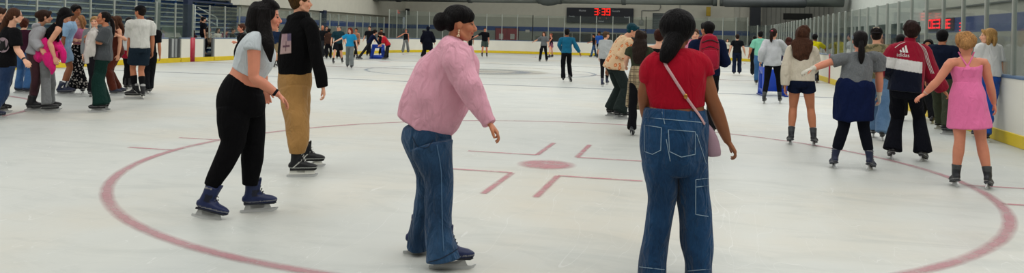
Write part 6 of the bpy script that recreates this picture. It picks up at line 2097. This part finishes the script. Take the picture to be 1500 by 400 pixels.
    P('person in white behind the dark hooded coat', feet=((618, 84), (622, 84)), top=44, face=90, vox=.015, skin='light', shoes='black', shirt=dict(col='#8b8f94', sl=1.9), pants=B, hair=dict(kind='short', col='#1a1516'))
    P('person in long black hooded coat gliding away at mid rink', feet=((620, 89), (632, 89)), top=38, face=5, vox=.011, skin='tan', shoes='black', fat=1.1, arms=('loose', 'loose'), shirt=dict(col='#0c0f1c', sl=1.95, off=.06, sw=.05, hem=-.2), skirt=dict(t=.2, z=.55, r1=.27, off=.06, col='#0c0f1c', name='coat_skirt'), pants=dict(kind='skinny', col=BLACK), hair=dict(kind='none'), cap=dict(kind='hijab', col='#0e1120'))
    P('skater in black shorts half hidden by the pink jumper woman\'s face', feet=((686, 80), (691, 80)), top=47, face=180, fem=False, vox=.014, skin='tan', shoes='black', shirt=dict(col='#1c1d22', sl=.8), pants=dict(kind='shorts', len=.6, col='#191a1f'), hair=dict(kind='short', col='#171314'))
    P('young man in black tee and grey green shorts facing the camera', feet=((713, 84), (706, 84)), top=40, face=175, fem=False, vox=.010, skin='flush', shoes='black', arms=('down', 'out'), shirt=dict(col='#121318', sl=.8, off=.03), pants=dict(kind='shorts', len=.8, col='#3d4a46', s=1.05), hair=dict(kind='short', col='#2c1e19'))
    P('skater in grey print tee and black trousers gliding with arms low', feet=((801, 90), (791, 90)), top=46.5, face=200, vox=.010, skin='light', shoes='black', arms=('loose', 'out'), shirt=dict(mat=fabric('#6f7477', pattern='heather', col2='#4d5154'), sl=.9, off=.04, sw=.035, hem=-.1), pants=dict(kind='straight', col='#14151a'), hair=dict(kind='long', col='#4a2b1f', len=.15))
    P('girl in black top and dusky pink skirt behind the grey tee skater', feet=((809, 84), (804.5, 85)), top=49, face=250, vox=.012, skin='flush', shoes='black', arms=('fwd', 'fwd'), shirt=dict(col='#1d1720', sl=0, top=.86), skirt=dict(t=.2, z=.7, r1=.22, col='#7d4f62'), hair=dict(kind='short', col='#7a4632'))
    P('man in teal blue jumper skating away with one foot lifted', feet=((825, 120), (833, 116)), lift=(None, .1), top=42, face=350, hface=0, fem=False, vox=.008, skin='brown', shoes='black', toes=((0, 0), (30, 50)), J={'el': (819, 66), 'wl': (823, 74, .25), 'er': (842, 64), 'wr': (849, 77)},
      shirt=dict(col='#14607f', sl=1.95, off=.022, sw=.022), pants=dict(kind='straight', col='#101116', s=.9), hair=dict(kind='short', col='#0f0d0e', vol=1.08))
    P('person in black tee and jeans by the far boards under the scoreboard', feet=((873, 83.5), (866, 84)), top=50, face=268, fem=False, vox=.014, skin='tan', shoes='black', arms=('fwd', 'down'), shirt=dict(col='#17191e', sl=.8), pants=dict(kind='straight', col='#2b4a6d'), hair=dict(kind='short', col='#171314'))
    P('person in royal blue tee and dark shorts near the far boards', feet=((875, 85), (879, 85)), top=46, face=200, fem=False, vox=.012, skin='brown', shoes='black', shirt=dict(col='#1d4f9c', sl=.8, off=.03), pants=dict(kind='shorts', len=.8, col='#1a1c24'), hair=dict(kind='curly', col='#111111', vol=1.1))
    P('woman in long pale grey top and black leggings left of the fruit print shirt', feet=((882, 127), (889, 124)), top=46, face=15, hface=60, vox=.009, skin='light', shoes='rental', shirt=dict(col='#a3a7a8', sl=.9, off=.045, hem=-.2, loose=.8), pants=dict(kind='skinny', col='#111217', name='leggings'), hair=dict(kind='short', col='#54402f'))

def spectators():
    P = person
    X = -20.75
    def spot(px, top, label, sit, **kw):
        p = on_x(px, 50, X if sit else X + .15)
        zt = on_x(px, top, p.x).z
        if sit:
            z = .28; k = (zt - z) / 1.31
        else:
            z = .28; k = (zt - z) / 1.72
        return P(label, world=(p.x, p.y, z), k=k, sit=sit, vox=.012, shoes=None, **kw)
    spot(233, 40, 'spectator in black head scarf and lilac top behind the left boards', True, face=175, skin='light', shirt=dict(col='#6a62a0', sl=1.9), pants=dict(kind='straight', col='#22242c'), hair=dict(kind='none'), cap=dict(kind='hijab', col='#15141b'))
    spot(282, 43.5, 'long haired spectator seated just left of the man in black', True, face=10, skin='light', shirt=dict(col='#4a2b2f', sl=.8), pants=dict(kind='straight', col='#22242c'), hair=dict(kind='long', col='#2a1a18', len=.35))
    i = spot(297.5, 24.5, 'man in black tee standing in the open gate, scratching his head', False, face=75, fem=False, skin='light', J={}, arms=('up', 'down'), shirt=dict(col='#17181f', sl=.8, off=.03), pants=dict(kind='straight', col='#15161b'), hair=dict(kind='short', col='#171213', vol=1.06))
    spot(305.5, 39.5, 'girl with long brown hair in beige top seated by the gate', True, face=120, skin='light', shirt=dict(col='#8d7a66', sl=1.9), pants=dict(kind='straight', col='#4b3d30'), hair=dict(kind='long', col='#3a2620', len=.3))
    spot(319, 41, 'girl with dark hair in cream top behind the left boards', True, face=140, skin='light', shirt=dict(col='#c7c2b4', sl=1.9), pants=dict(kind='straight', col='#22242c'), hair=dict(kind='long', col='#1d1416', len=.3))
    spot(330, 44, 'spectator in navy bending forward, beside the cream top girl', True, face=100, skin='light', J={}, shirt=dict(col='#1a2c4a', sl=1.9), pants=dict(kind='straight', col='#22242c'), hair=dict(kind='short', col='#181315'))
    spot(341, 41.5, 'spectator in dark green leaning on the left boards', True, face=110, fem=False, skin='light', shirt=dict(col='#26332f', sl=1.9), pants=dict(kind='straight', col='#22242c'), hair=dict(kind='short', col='#231815', vol=1.05))

hero_crop_top()
hero_khaki()
hero_pink()
hero_red()
group_right()
group_left()
group_middle()
spectators()
for o in bpy.data.objects:
    if '_o' in o: del o['_o']
